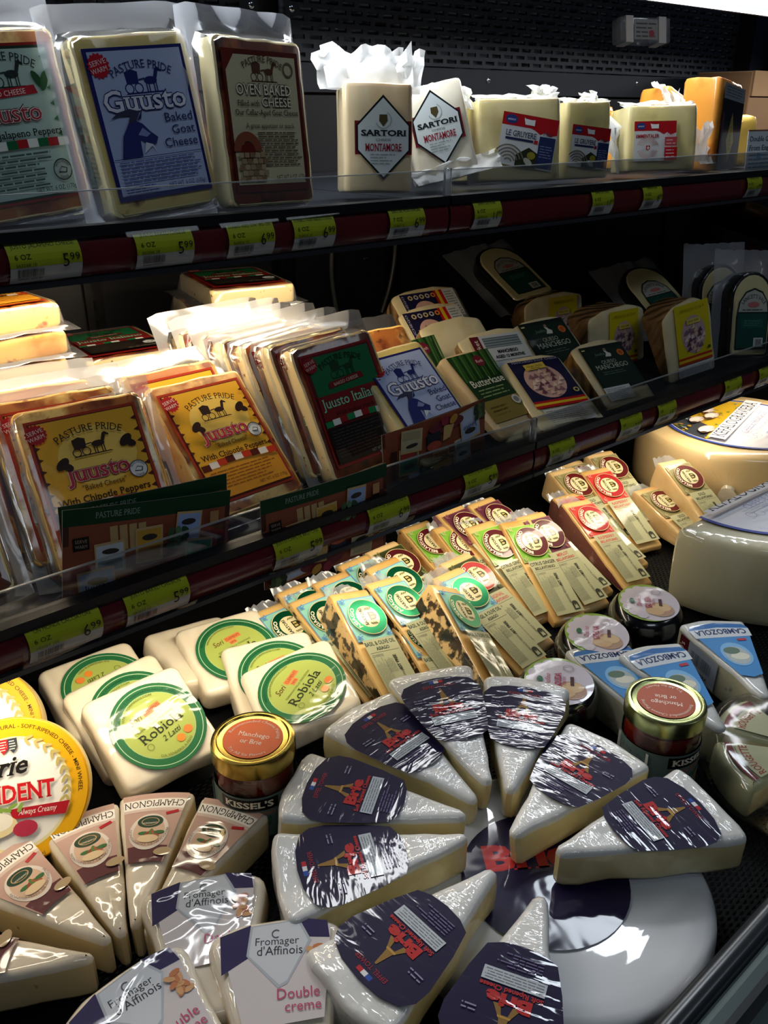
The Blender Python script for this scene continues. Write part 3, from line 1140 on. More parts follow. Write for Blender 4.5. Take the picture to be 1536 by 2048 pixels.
# middle shelf: upright rows
for k in range(3):
    pack('chipotle', ['dim yellow chipotle pack at the front left of the middle shelf', 'chipotle pack right behind the dim front-left chipotle pack', 'rear chipotle pack of the left row on the middle shelf'][k],
         (.237 - .008 * k, .584 + .0275 * k, .2325 + .001 * k), -12 + 4 * k, -36 + 1 * k, -3 + 2 * k)
pack('oven', 'dark baked cheese pack at the far left edge of the middle shelf', (.108, .600, .2325), -4, -38, 0)
for k in range(2):
    pack('chipotle', ['brightly lit yellow chipotle pack behind the promo cards', 'chipotle pack behind the brightly lit chipotle pack'][k],
         (.374 - .012 * k, .602 + .031 * k, .232 + .002 * k), 5, -45 + 4 * k, .6)
IT = ['green italiano pack, front of its row on the middle shelf'] + ['italiano pack, %s behind the front one in its row' % w for w in ('first', 'second', 'third', 'fourth', 'fifth')]
for k in range(6):
    pack('italiano', IT[k], (.510 - .0115 * k, .607 + .0225 * k, .2325 + .0005 * k), [-1, 2, 0, 3, -2, 1][k], -27 + [0, 1, 2, 1, 3, 2][k], [-3, -2, -4, -2, -3, -1][k])
pack('goat', 'blue goat cheese pack leaning back on the middle shelf', (.590, .577, .2325), 5, -48, 0)
pack('chipotle', 'unlabelled baked cheese pack behind the blue goat pack', (.592, .620, .236), 4, -42, 1, lab=False)
# flat stacks at the back: pack lying on its back, top edge to the left


def flat_pack(kind, label, loc, rz, tilt=0.):
    t = thing('cheese_pack', label, 'cheese', (0, 0, 0), group='vacuum packs of baked cheese')
    t.matrix_world = Matrix.Translation(loc) @ Matrix.Rotation(radians(rz), 4, 'Z') @ Matrix.Rotation(radians(tilt), 4, 'X') @ Matrix.Rotation(radians(-90), 4, 'X') @ Matrix.Translation((0, 0, -.067))
    ch, lb, bg = pack_meshes(kind)
    link('cheese', ch, t)
    link('label', lb, t)
    link('bag', bg, t)


ORD = ('bottom', 'second from bottom', 'third from bottom', 'fourth from bottom', 'fifth from bottom', 'sixth from bottom', 'seventh from bottom')
for k in range(6):
    flat_pack('italiano', 'italiano pack lying flat, %s of the tall back stack' % ('topmost' if k == 5 else ORD[k]),
              (.545 + [.0, .010, -.010, -.004, -.012, .004][k], .92 - .003 * k, .2415 + .0256 * k), [-10, -6, -14, -9, -18, -13][k])
for k in range(4):
    flat_pack('italiano', 'italiano pack lying flat, %s of the low stack between the tall ones' % ('topmost' if k == 3 else ORD[k]), (.378 + .003 * k, .905, .2415 + .0256 * k), -2 - k)
for k in range(7):
    flat_pack('chipotle', 'chipotle pack lying flat, %s of the left back stack' % ('topmost' if k == 6 else ORD[k]),
              (.236 + [.0, .004, -.004, .003, .0, .004, -.002][k], .855 - .003 * k, .2415 + .0256 * k), [2, -3, 4, 0, 3, 0, 3][k])

# ------------------------------------------------------------------ top shelf: paper-wrapped wedges
PAPER = glassy('wrap_paper', (.95, .95, .95), .35, .02, .25, .82, (.90, .92, .93))
WRAPC = M('wrapped_cheese', '#e6d3ab', rough=.4, sss=.2, coat=.5, crough=.12, wr=.3, wsc=(20, 30, 14), mixes=[('#d3ac78', 14, .5, .72)], bump=.15, bsc=40)
WRAPW = M('wrapped_white', '#ece7d4', rough=.4, sss=.2, coat=.5, crough=.12, wr=.35, wsc=(20, 30, 14), mixes=[('#ddd0ae', 14, .5, .72)], bump=.15, bsc=40)
GRUY = M('gruyere_paste', '#d9cc98', rough=.4, sss=.2, coat=.6, crough=.1, wr=.25, wsc=(16, 24, 16), mixes=[('#e8d878', 9, .5, .75), ('#c8b880', 30, .55, .75)])
ORANGE = M('orange_cheese', '#e39a3c', rough=.4, sss=.2, coat=.9, crough=.06, wr=.5, wsc=(40, 40, 24), mixes=[('#f0bd6c', 16, .5, .72), ('#c8741c', 30, .55, .75)])


def slab(name, w, h, d, mats, mcb=None, r=.005, e=.003, taper=0., amp=.0008, seed=0., slant=0.):
    """upright block: front face at y=0, bottom at z=0; taper narrows it to the back, slant lowers its right top"""
    out, tg = rpoly([(-w / 2, 0), (w / 2, 0), (w / 2 - taper, d), (-w / 2 + taper, d)], r, 3, .012)
    f = (lambda k, q: mcb(tg[k], q)) if mcb else None
    prof = fil(h, e, 2, 3)

    def ax(v):
        return Vector((v.x, v.y, v.z - (slant * (v.x / w + .5) * v.z / h)))
    return loft(name, out, prof, mats, f, amp=amp, freq=45, seed=seed, axis=ax)


def crest(w, d, h, seed, lean=0.):
    """crumpled fold of wrapping paper standing above a wedge"""
    n, m = 16, 6
    V, Fc = [], []
    rnd = random.Random(seed)
    top = [h * (.78 + .34 * noise.noise(Vector((i * .33, seed * 1.3, 0))) + .03 * rnd.random()) for i in range(n + 1)]
    for j in range(m + 1):
        t = j / m
        for i in range(n + 1):
            u = i / n
            q = noise.noise(Vector((u * 5, t * 3, seed)))
            q2 = noise.noise(Vector((u * 11, t * 2, seed + 5)))
            x = (-w / 2 + w * u) * (1 + .08 * t) + .004 * q2 * t
            y = d * (.15 + .5 * t) + .020 * q * t + .006 * q2 + lean * t
            V.append((x, y, -.001 + t * top[i]))
    for j in range(m):
        for i in range(n):
            a = j * (n + 1) + i
            Fc.append((a, a + 1, a + n + 2, a + n + 1))
    return mesh('paper_fold', V, Fc, [PAPER])


def monta_label():
    lb = Lab('gloss')
    a, b = .0285, .0405
    lb.poly([(-.030, -.016), (.030, -.016), (.030, .016), (-.030, .016)], '#6e1420')
    lb.poly([(0, -b), (a, -.012), (a, .012), (0, b), (-a, .012), (-a, -.012)], '#141a1c')
    k = .93
    lb.poly([(0, -b * k), (a * k, -.0115), (a * k, .0115), (0, b * k), (-a * k, .0115), (-a * k, -.0115)], '#c6d2d6')
    lb.ell(0, .0165, .0036, .0042, '#3a3420', 12)
    lb.poly([(-.004, .022), (.004, .022), (.0045, .016), (0, .0105), (-.0045, .016)], '#4a4226')
    lb.ring(0, .017, .0075, .0085, '#9aa6a0', 20, 200, 340)
    lb.ring(0, .017, .0075, .0085, '#9aa6a0', 20, -20, 60)
    lb.text('SARTORI', 0, .0020, .0052, '#1c2224', w=.047, bold=.035)
    lb.text('CHEESE', 0, -.0030, .0021, '#4a5254', w=.016)
    lb.text('MONTAMORE', 0, -.0125, .0068, '#8a1c2c', w=.038, bold=.02)
    lb.lines(-.014, -.026, .014, -.0145, 4, '#8a969a', ragged=.4)
    return lb


def gruyere_label(emm=False):
    lb = Lab('gloss')
    w, h = .066, .054
    lb.rect(-w / 2, 0, w / 2, h, '#c8cccf')
    lb.rect(-w / 2, h - .013, w / 2, h, '#a8161e')
    pts = [(-w / 2, h - .012)]
    for k in range(13):
        pts.append((-w / 2 + w * k / 12, h - .012 - (.0012 if k % 2 else .0042)))
    pts.append((w / 2, h - .012))
    lb.poly([(w * .02, h - .013), (w / 2, h - .013), (w / 2, h - .016), (w * .36, h - .0185), (w * .28, h - .0150), (w * .2, h - .018), (w * .1, h - .0145)], '#a8161e')
    lb.ell(-w * .34, h - .0065, .007, .0046, '#2a3a78', 18)
    lb.text('emmi', -w * .34, h - .0078, .0026, '#d8dcea', w=.009, shear=.2)
    lb.poly([(-.006, h - .010), (.005, h - .010), (.005, h - .004), (.001, h - .0045), (-.006, h - .004), (-.008, h - .003), (-.0075, h - .0055)], '#dfe2e4')
    if not emm:
        lb.text('LE GRUYERE', -.009, h - .0235, .0058, '#22284e', w=.036, bold=.008)
        lb.rect(-.027, h - .0275, .006, h - .0250, '#22284e')
        lb.rect(.007, h - .0285, .0115, h - .0245, '#9a1c2c')
        lb.rect(.013, .0015, w / 2 - .001, h - .0195, '#222c58')
        lb.text('Mild', .022, h - .0185, .0038, '#343a44', w=.010)
        lb.lines(.015, .012, w / 2 - .003, h - .028, 5, '#6a76a0')
        lb.poly([(-.012, .0), (.013, .0), (.013, .016), (.002, .021), (-.012, .012)], '#2a2c1c')
        lb.ell(.006, .013, .005, .004, '#8a8430', 14)
        lb.ell(.003, .006, .006, .0032, '#a8aca0', 16, rot=-30)
        for k in range(5):
            lb.ring(-.021, .002, .004 + .0035 * k, .0055 + .0035 * k, '#6e6a5c', 16, 20, 140)
    else:
        lb.text('EMMENTALER', -.012, h - .0225, .0048, '#a01c28', w=.036, bold=.02)
        for k in range(17):
            a = radians(20 + 140 * k / 16)
            for s in (1, -1):
                lb.poly([(-.012 + .006 * cos(a), .018 + s * .006 * sin(a)), (-.012 + .018 * cos(a - .03), .018 + s * .015 * sin(a - .03)), (-.012 + .018 * cos(a + .03), .018 + s * .015 * sin(a + .03))], '#b5807c')
        lb.poly([(-.015, .021), (-.009, .021), (-.009, .0165), (-.012, .0135), (-.015, .0165)], '#a01c28')
        lb.rect(-.0125, .0152, -.0115, .0202, '#e8e8e8')
        lb.rect(-.014, .0172, -.010, .0182, '#e8e8e8')
        lb.text('Class', .023, h - .0205, .0038, '#b04a54', w=.012)
        lb.rect(.014, .020, w / 2, h - .022, '#b0404a')
        lb.rect(.014, .0, w / 2 + .001, .018, '#a8161e')
        lb.lines(.016, .003, w / 2 - .002, .030, 6, '#d89aa0')
    return lb


def wrapped(label, mats, w, h, d, loc, rz, rx, ry, lab=None, lpos=(0, .05, 0, 1.), folds=(), seed=0., cat='cheese', taper=0., name='cheese_wedge', group='wrapped wedges on the top shelf'):
    t = thing(name, label, cat, loc, rz, rx, ry, group)
    link('cheese', slab('cheese', w, h, d, mats, amp=.0012, seed=seed, r=.006, e=.004, taper=taper), t)
    if lab:
        dx, dz, ro, sc = lpos
        f = on_top(0, ro, dx, dz, sc)
        link('label', lab.mesh('label', lambda x, y, hh: Vector((f(x, y, 0).x, -.0022 - hh, f(x, y, 0).y))), t)
    for (fw, fd, fh, x, y, z, rot, sd) in folds:
        o = link('paper_fold', crest(fw, fd, fh, sd), t)
        o.location = (x, y, z)
        o.rotation_euler = (0, 0, radians(rot))
    return t


ML = monta_label()
wrapped('upright montamore wedge in white paper with a diamond label', [WRAPC], .070, .100, .050, (.600, .700, .476), -29, -6, 1,
        ML, (.004, .050, 0, .96), [(.086, .05, .050, -.006, .0, .096, 0, 3), (.090, .03, .046, -.010, .02, .096, 8, 11), (.06, .03, .044, .014, .015, .092, -24, 19)], seed=2)
wrapped('tilted montamore wedge in white paper with a diamond label', [WRAPW], .074, .098, .045, (.722, .722, .484), -30, -13, -12,
        ML, (-.002, .052, 0, .96), [(.05, .03, .012, -.01, .02, .096, 0, 5), (.10, .03, .024, .01, -.014, -.002, 4, 31)], seed=5, taper=.006)
GLB, ELB = gruyere_label(), gruyere_label(True)
wrapped('wide mild gruyere wedge with a tilted red and blue label', [GRUY], .098, .086, .050, (.800, .688, .478), -30, -8, -1,
        GLB, (.004, .014, -10, 1.0), [(.095, .03, .012, 0, 0, .084, 0, 7), (.03, .03, .030, -.046, .012, .078, 50, 8), (.03, .02, .026, .04, .02, .082, 10, 9)], seed=9)
wrapped('narrow mild gruyere wedge between the wide gruyere and the emmentaler', [GRUY], .066, .086, .050, (.925, .688, .475), -16, -5, 0,
        GLB, (-.002, .012, -6, .86), [(.064, .03, .010, 0, .0, .084, 0, 17), (.025, .02, .022, .02, .02, .082, 0, 23)], seed=12)
wrapped('emmentaler wedge in white paper with a red swiss cross label', [GRUY], .100, .080, .050, (1.085, .688, .478), -30, -8, -1,
        ELB, (-.012, .012, 0, .9), [(.10, .04, .014, 0, .0, .078, 0, 27), (.03, .03, .034, .034, .02, .074, 15, 28), (.03, .02, .080, -.054, .01, .0, 60, 29), (.03, .03, .060, .052, .012, .012, -50, 33)], seed=15)
wrapped('gruyere wedge hidden behind the gap beside the tilted montamore', [GRUY], .06, .080, .04, (.845, .790, .470), -25, -6, 0, GLB, (0, .02, 0, .8), [(.05, .03, .014, 0, 0, .078, 0, 41)], seed=18)


def orange_label():
    lb = Lab('gloss')
    lb.rect(-.027, .002, .027, .118, '#15161c')
    lb.rect(-.027, .098, .027, .118, '#7c848c')
    lb.lines(-.022, .101, .022, .116, 4, '#4c545c')
    lb.poly([(0, .012), (.010, .042), (0, .082), (-.010, .042)], '#8e8440')
    for k, c_ in enumerate('CHEDDAR'):
        lb.text(c_, 0, .066 - k * .006, .0036, '#3c3a1c')
    lb.rect(-.027, .012, -.021, .080, '#3c2c3a')
    return lb


OL = orange_label()
t = thing('cheese_wedge', 'tall orange cheddar wedge with a black label on the top shelf', 'cheese', (1.268, .702, .470), -2, -2, 0, 'orange cheeses on the top shelf')
link('cheese', slab('cheese', .066, .126, .060, [ORANGE], amp=.002, seed=3, r=.008, e=.006, slant=.012), t)
link('label', OL.mesh('label', lambda x, y, h: Vector((x + .004, -.003 - h, y * (1 - .10 * (x / .066 + .5))))), t)
o = link('paper_fold', crest(.05, .03, .03, 51), t)
o.location = (-.036, -.006, .012)
t = thing('cheese_wedge', 'orange cheddar wedge leaning behind the tall black-labelled one', 'cheese', (1.236, .775, .470), 4, -4, 12, 'orange cheeses on the top shelf')
link('cheese', slab('cheese', .056, .112, .050, [ORANGE], amp=.002, seed=6, r=.008, e=.006, slant=.004), t)
link('label', OL.mesh('label', lambda x, y, h: Vector((.0305 + h, .024 + x * .8, y * .9))), t)
o = link('paper_fold', crest(.03, .03, .022, 53), t)
o.location = (-.024, 0, .098)
for k, (x, y, w, h, r) in enumerate(((1.295, .845, .075, .082, 8), (1.185, .83, .028, .080, -5), (1.228, .88, .04, .088, 5))):
    t = thing('cheese_wedge', ['orange cheese chunk with a white wrapper behind the emmentaler', 'small orange cheese end peeking above the narrow gruyere', 'pale wrapped orange cheese between the two hidden orange chunks'][k], 'cheese', (x, y, .470), r, -3, 0, 'orange cheeses on the top shelf')
    link('cheese', slab('cheese', w, h, .04, [ORANGE], amp=.002, seed=9 + k, r=.008, e=.008), t)
    if k != 1:
        o = link('paper_fold', crest(w * .9, .03, .016, 60 + k), t)
        o.location = (-.008, -.006, h - .006)
t = thing('sign_card', 'white double gloucester sign card at the right end of the top shelf', 'sign', (1.345, .672, .468), -2, -4)
box('card', -.062, .062, 0, .001, 0, .056, M('card_white', '#cfd6dc', rough=.5), t)
box('card_edge', -.062, .062, -.0002, .0012, .0555, .0575, M('card_brown', '#8a5a44', rough=.5), t)
lb = Lab('paper')
lb.text('Double Gloucester', -.056, .042, .0068, '#2a4a5c', al='l', w=.100)
lb.text('From England', -.056, .030, .0068, '#2a4a5c', al='l', w=.075)
lb.rect(-.034, .016, -.022, .026, '#5a9ccc')
lb.lines(-.056, .004, .05, .026, 4, '#5a86a8')
link('print', lb.mesh('print', lambda x, y, h: Vector((x, -h, y))), t)
t = thing('cheese_wedge', 'yellow cheese behind the double gloucester card', 'cheese', (1.385, .74, .470), -10, -4, 0, 'orange cheeses on the top shelf')
link('cheese', slab('cheese', .08, .075, .05, [M('yellow_cheese', '#e8c45c', rough=.4, sss=.2, coat=.8, wr=.4, wsc=30)], amp=.002, seed=21, r=.01, e=.010), t)
o = link('paper_fold', crest(.03, .03, .03, 71), t)
o.location = (-.01, -.004, .066)
t = thing('cardboard_box', 'brown cardboard box at the far right back of the top shelf', 'box', (1.88, 1.02, .467))
box('carton', -.085, .2, -.06, .06, 0, .155, M('cardboard', '#7a5a3a', rough=.8), t, .003)
box('flap', -.083, .198, -.064, -.059, .11, .1555, M('cardboard_flap', '#8a6844', rough=.8), t)
# far bay beyond the right upright: dim blue goods
t = thing('drink_crate', 'blue packs glimpsed beyond the right upright', 'packs', (2.20, 1.00, .467))
for k in range(4):
    box('pack', -.11 + k * .052, -.064 + k * .052, -.05, .05, .16, .30 + .02 * (k % 2), M('blue_pack%d' % (k % 2), ('#3a5cc0', '#8aa4e8')[k % 2], rough=.3), t, .004)
box('shelf_board', -.13, .12, -.08, .08, .0, .16, BLACK, t)

# ------------------------------------------------------------------ middle shelf: manchego, butterkase and others
MANCH = M('manchego_paste', '#d6cba4', rough=.45, sss=.15, coat=.6, crough=.1, wr=.3, wsc=(30, 30, 18), mixes=[('#c4b486', 26, .5, .72)], bump=.2, bsc=90)
RINDB = M('manchego_rind', '#8a6a44', rough=.5, coat=.7, crough=.08, mixes=[('#5c4128', 30, .45, .7)], bump=1., bd=.004, wave=(26, 1.5, 'DIAGONAL'))
RINDO = M('manchego_rind_golden', '#a87c3e', rough=.45, coat=.8, crough=.06, mixes=[('#6c4a20', 30, .45, .7)], bump=1., bd=.004, wave=(26, 1.5, 'DIAGONAL'))
BUTTER = M('butterkase_paste', '#e2c89a', rough=.45, sss=.2, coat=.7, crough=.08, wr=.4, wsc=(20, 20, 14), mixes=[('#d2ac70', 14, .5, .7)])


def manchego(label, lab, loc, rz, rx, ry, w=.085, h=.113, d=.046, rind=RINDB, lmap=(0, .03, 0, 1.), taper=.0, seed=0., bow=.006, sticker=None):
    dz = .24 * d * sin(radians(-rx)) - .003                     # thin end down, resting on its back edge
    loc = (loc[0] - .3 * dz, loc[1] - .6 * dz, loc[2] + max(0, dz) - .011)
    t = thing('manchego_wedge', label, 'cheese', loc, rz, rx, ry, 'manchego wedges on the middle shelf')
    # arched top edge, rind on the left side and along the top
    out, tg = rpoly([(-w / 2 - taper, 0), (w / 2 + taper, 0), (w / 2, h - bow), (w * .2, h), (-w * .25, h - bow * .4), (-w / 2, h - bow * 1.6)], [.005, .005, .008, .02, .02, .008], 3, .012)

    def mcb(k, q):
        if q in ('top', 'bottom'):
            return 0
        return 1 if tg[k] in (2, 3, 4, 5) and q < .75 else 0
    me = loft('cheese', out, fil(d, .004, 2, 3), [MANCH if lab != 'butter' else BUTTER, rind], mcb, axis=lambda v: Vector((v.x, (d - v.z) * (.22 + .78 * max(0, v.y) / h), v.y)), amp=.0012, freq=60, seed=seed)
    link('cheese', me, t)
    dx, dz, ro, sc = lmap
    lb = LABS.get(lab)
    if lb:
        f = on_top(0, ro, dx, dz, sc)
        link('label', lb.mesh('label', lambda x, y, hh: Vector((f(x, y, 0).x, -.0020 - hh, f(x, y, 0).y))), t)
    if sticker:
        x0, y0, x1, y1 = sticker
        sb = Lab('gloss')
        sb.rect(x0, y0, x1, y1, '#c4cace')
        sb.lines(x0 + .002, y0 + .002, x1 - .002, y1 - .002, 7, '#6c7276')
        link('sticker', sb.mesh('sticker', lambda x, y, h: Vector((x, -.0022 - h, y))), t)
    return t


LABS = {}


def blue_manchego():
    lb = Lab('gloss')
    lb.rect(-.037, 0, .037, .084, '#1c1c3e')
    lb.rect(-.037, .0, .037, .004, '#b01c20')
    lb.rect(-.037, .004, .037, .008, '#d8b428')
    lb.rect(-.037, .008, .037, .0115, '#b01c20')
    lb.ell(-.002, .044, .027, .030, '#c9a49a', 30)
    for k in range(26):
        a, r = k * 2.4, .0045 * math.sqrt(k)
        x, y = -.002 + r * cos(a), .040 + r * sin(a)
        lb.poly([(x - .004, y - .003), (x + .004, y - .002), (x + .001, y + .005)], ('#6a3c4c', '#e2cdbe', '#8e6470', '#d8b8a0')[k % 4])
    lb.rect(-.020, .064, .010, .0745, '#c8b24a', rot=4)
    lb.text('Gran Valle', -.005, .0685, .0036, '#2c2410', w=.022, shear=.3)
    lb.text('Manchego', -.005, .0655, .0022, '#4c3c10', w=.014)
    lb.text('MANCHEGO D.O.P. CHEESE', 0, .0775, .0036, '#9a9ab8', w=.066)
    lb.ring(.029, .020, .0022, .0040, '#c8c070', 18)
    return lb


def side_manchego():
    """blue label seen lying on its side"""
    lb = Lab('gloss')
    lb.rect(-.043, 0, .024, .054, '#1c1c3e')
    lb.rect(.010, 0, .014, .054, '#b01c20')
    lb.rect(.014, 0, .019, .054, '#d8b428')
    lb.rect(.019, 0, .024, .054, '#b01c20')
    lb.rect(.024, 0, .043, .054, '#c4cace')
    lb.lines(.026, .003, .041, .051, 12, '#7c8286')
    lb.ell(-.012, .018, .020, .022, '#c9a49a', 28)
    for k in range(18):
        a, r = k * 2.4, .004 * math.sqrt(k)
        x, y = -.012 + r * cos(a), .016 + r * sin(a)
        lb.poly([(x - .004, y - .003), (x + .004, y - .002), (x + .001, y + .004)], ('#6a3c4c', '#e2cdbe', '#8e6470')[k % 3])
    for k in range(5):
        lb.ring(-.030 + k * .009, .046, .0018, .0036, ('#c8b890', '#b8b8c0', '#c8b890', '#b8b8c0', '#e08a30')[k], 16)
    lb.rect(-.034, .014, -.018, .026, '#c8b24a')
    lb.text('MANCHEGO', -.0395, .027, .0032, '#b8b8d0', w=.046, rot=90)
    return lb


def queso_label():
    lb = Lab('gloss')
    lb.rect(-.038, 0, .038, .080, '#10201a')
    lb.rect(-.034, .006, .034, .074, '#13281f')
    lb.text('QUESO', -.001, .047, .0058, '#a8b0a0', w=.026)
    lb.text('MANCHEGO', .0, .0375, .0078, '#b4bcae', w=.056)
    lb.lines(-.022, .027, .022, .034, 2, '#4c6458')
    lb.ell(.027, .0615, .0058, .0058, '#c8682c', 20)
    lb.ell(.027, .0615, .0035, .0035, '#a04c1c', 16)
    lb.text('Josefina', -.010, .0615, .0050, '#6a8474', w=.018, shear=.35)
    lb.poly([(-.002, .058), (.008, .057), (.010, .062), (.006, .065), (.003, .070), (.0, .069), (.002, .064)], '#c8ccc4')
    lb.ell(.003, .0705, .0024, .0028, '#8a7462', 12)
    lb.rect(-.036, .073, -.030, .075, '#c8c890')
    return lb


def yellow_label():
    lb = Lab('gloss')
    lb.rect(-.030, 0, .030, .088, '#c6b81e')
    lb.rect(-.030, .0, .030, .0035, '#b03a1c')
    lb.rect(-.030, .0035, .030, .0075, '#d8b428')
    lb.rect(-.030, .0075, .030, .011, '#b03a1c')
    lb.ell(0, .042, .021, .028, '#b49aa0', 30)
    for k in range(24):
        a, r = k * 2.4, .004 * math.sqrt(k)
        x, y = r * cos(a) * .9, .036 + r * sin(a)
        lb.poly([(x - .004, y - .003), (x + .004, y - .002), (x + .001, y + .005)], ('#5c3c50', '#d8c4be', '#7c5c6c', '#cbb09c')[k % 4])
    lb.rect(-.012, .058, .012, .066, '#c8b85a')
    lb.text('Gran Valle', 0, .061, .0030, '#4c3c10', w=.018, shear=.3)
    lb.text('IBERICO D.O.P.', 0, .078, .0036, '#7c7410', w=.044)
    lb.ell(.024, .018, .0026, .0026, '#3c4a1c', 14)
    return lb


def price_sticker():
    lb = Lab('gloss')
    lb.rect(-.045, 0, -.031, .068, '#5c121c')
    lb.text("QO's Market", -.0345, .034, .0065, '#e4dcd0', w=.056, rot=90)
    lb.rect(-.031, .0, .036, .068, '#b9bfc3')
    lb.rect(-.027, .048, .030, .064, '#5c6a70')
    for k in range(4):
        lb.rect(-.027, .049 + k * .0038, .030, .0505 + k * .0038, '#8a979c')
    lb.text('MANCHEGO', .003, .039, .0048, '#101214', w=.032, bold=.03)
    lb.text('AGED 12 MONTHS', .003, .0315, .0044, '#101214', w=.046, bold=.03)
    lb.rect(-.029, .0275, .034, .0281, '#4c5256')
    lb.text('1.04', -.016, .011, .0062, '#101214', w=.014, bold=.03)
    lb.text('22.99', .018, .018, .0048, '#101214', w=.020, bold=.03)
    lb.text('23.91', .018, .006, .0058, '#101214', w=.024, bold=.03)
    lb.rect(.0, .003, .0006, .0275, '#4c5256')
    return lb


def butter_label():
    lb = Lab('gloss')
    lb.rect(-.032, 0, .032, .098, '#23401f')
    lb.rect(-.032, 0, .032, .030, '#8a7a3c')
    for k in range(16):
        x = -.030 + k * .004
        lb.poly([(x, .060), (x + .003, .060), (x + .010, .098), (x + .006, .098)], ('#3f6a2c', '#2f5424', '#1c3a1a')[k % 3])
    lb.ell(.012, .084, .0082, .0082, '#6e1c2a', 22)
    lb.text('Roth', .012, .0815, .0042, '#e4d0c8', w=.0115, shear=.2)
    lb.text('Butterkase', .001, .050, .0098, '#d8dcc8', w=.056, bold=.012)
    lb.lines(-.024, .033, .024, .047, 3, '#8aa070')
    lb.ell(.022, .022, .0065, .0065, '#d4d6d2', 18)
    lb.ell(.022, .022, .0042, .0042, '#8a8c86', 14)
    lb.lines(-.026, .012, .006, .022, 2, '#5c5024')
    return lb


LABS.update(blue=blue_manchego(), side=side_manchego(), queso=queso_label(), yellow=yellow_label(), price=price_sticker(), butter=butter_label())

manchego('butterkase slab with a green label behind the clear fence', 'butter', (.714, .588, .232), 5, -54, 2, .074, .122, .034, BUTTER, (.002, .018, 0, 1.), seed=3, bow=.002)
manchego('second butterkase slab mostly hidden behind the front one', 'butter', (.668, .640, .236), 4, -46, 0, .074, .120, .034, BUTTER, (.002, .018, 0, 1.), seed=4, bow=.002)
manchego('manchego with a dark blue picture label at the front of the shelf', 'blue', (.772, .562, .232), -20, -63, -3, .086, .120, .040, RINDB, (.002, .030, 0, .95), seed=5, sticker=(-.028, .003, .034, .027))
manchego('manchego with a white price sticker and red shop strip', 'price', (.770, .628, .240), -10, -50, -2, .092, .114, .044, RINDB, (.008, .038, -3, .95), seed=6)
manchego('manchego with a dark green queso label at the front', 'queso', (.892, .567, .232), -16, -54, -3, .078, .102, .044, RINDO, (.003, .020, 0, .88), seed=7, sticker=(-.030, .006, .010, .026))
manchego('second dark green queso manchego behind the front ones', 'queso', (.880, .638, .240), -9, -52, -2, .092, .114, .040, RINDB, (.002, .026, 0, 1.), seed=8, sticker=(-.030, .006, .010, .026))
manchego('manchego with a sideways white and blue label behind the price sticker one', 'side', (.748, .672, .250), -8, -48, -2, .096, .112, .044, RINDB, (-.006, .050, 0, -1.), seed=9)
manchego('manchego with a sideways blue label, second from the back of its stack', 'side', (.748, .712, .262), -8, -48, -2, .096, .110, .044, RINDB, (.0, .046, 0, 1.), seed=10)
manchego('manchego with a sideways blue label on top at the back', 'side', (.790, .776, .276), -10, -48, -2, .104, .100, .050, RINDB, (.002, .036, 0, 1.), seed=11)
manchego('plain manchego under the topmost one at the back', None, (.740, .790, .2325), -8, -20, 0, .11, .060, .05, RINDB, seed=12)
YL = 'yellow-labelled iberico wedge '
manchego(YL + 'standing at the front beside the lancashire', 'yellow', (1.070, .588, .232), -20, -9, -10, .078, .104, .060, RINDB, (.006, .018, 0, .92), seed=13, bow=.012, sticker=(-.024, .002, .034, .017))
manchego(YL + 'behind the front green queso manchego', 'yellow', (1.040, .690, .232), -14, -6, -3, .100, .082, .060, RINDB, (.010, .0, 0, .86), seed=14, bow=.008)
manchego(YL + 'furthest back on the shelf', 'yellow', (1.030, .795, .2325), -14, -6, -2, .105, .086, .060, RINDB, (.014, .004, 0, .86), seed=15, bow=.008)

# arched lancashire cheeses with black wax edges
WAX = M('black_wax', '#101114', rough=.3, coat=.8, crough=.06, wr=.3, wsc=30)
LANC = M('lancashire_paste', '#c9c193', rough=.45, coat=.7, crough=.08, wr=.35, wsc=(24, 24, 16))
ll = Lab('gloss')
ll.poly([(-.026, 0), (.026, 0), (.027, .045), (.024, .066), (.014, .080), (0, .085), (-.014, .080), (-.024, .066), (-.027, .045)], '#182824')
ll.poly([(-.0245, .052), (.0245, .052), (.022, .066), (.013, .078), (0, .0825), (-.013, .078), (-.022, .066)], '#a9aca4')
ll.rect(-.025, .002, .025, .050, '#1c4a40')
ll.rect(-.018, .030, .018, .042, '#24584a')
ll.text("LANCET'S VALE", 0, 0, .0052, '#2c3230', w=.040, arc=(0, .050, .021, 90, 1))
ll.ell(0, .062, .010, .004, '#b46a6a', 16)
ll.lines(-.018, .053, .018, .0570, 1, '#4c5450')
ll.lines(-.014, .032, .014, .041, 3, '#4c8070')
ll.rect(.004, .003, .020, .016, '#c4c8c8')
ll.bars(.007, .005, .018, .014, 12, '#3c4042')


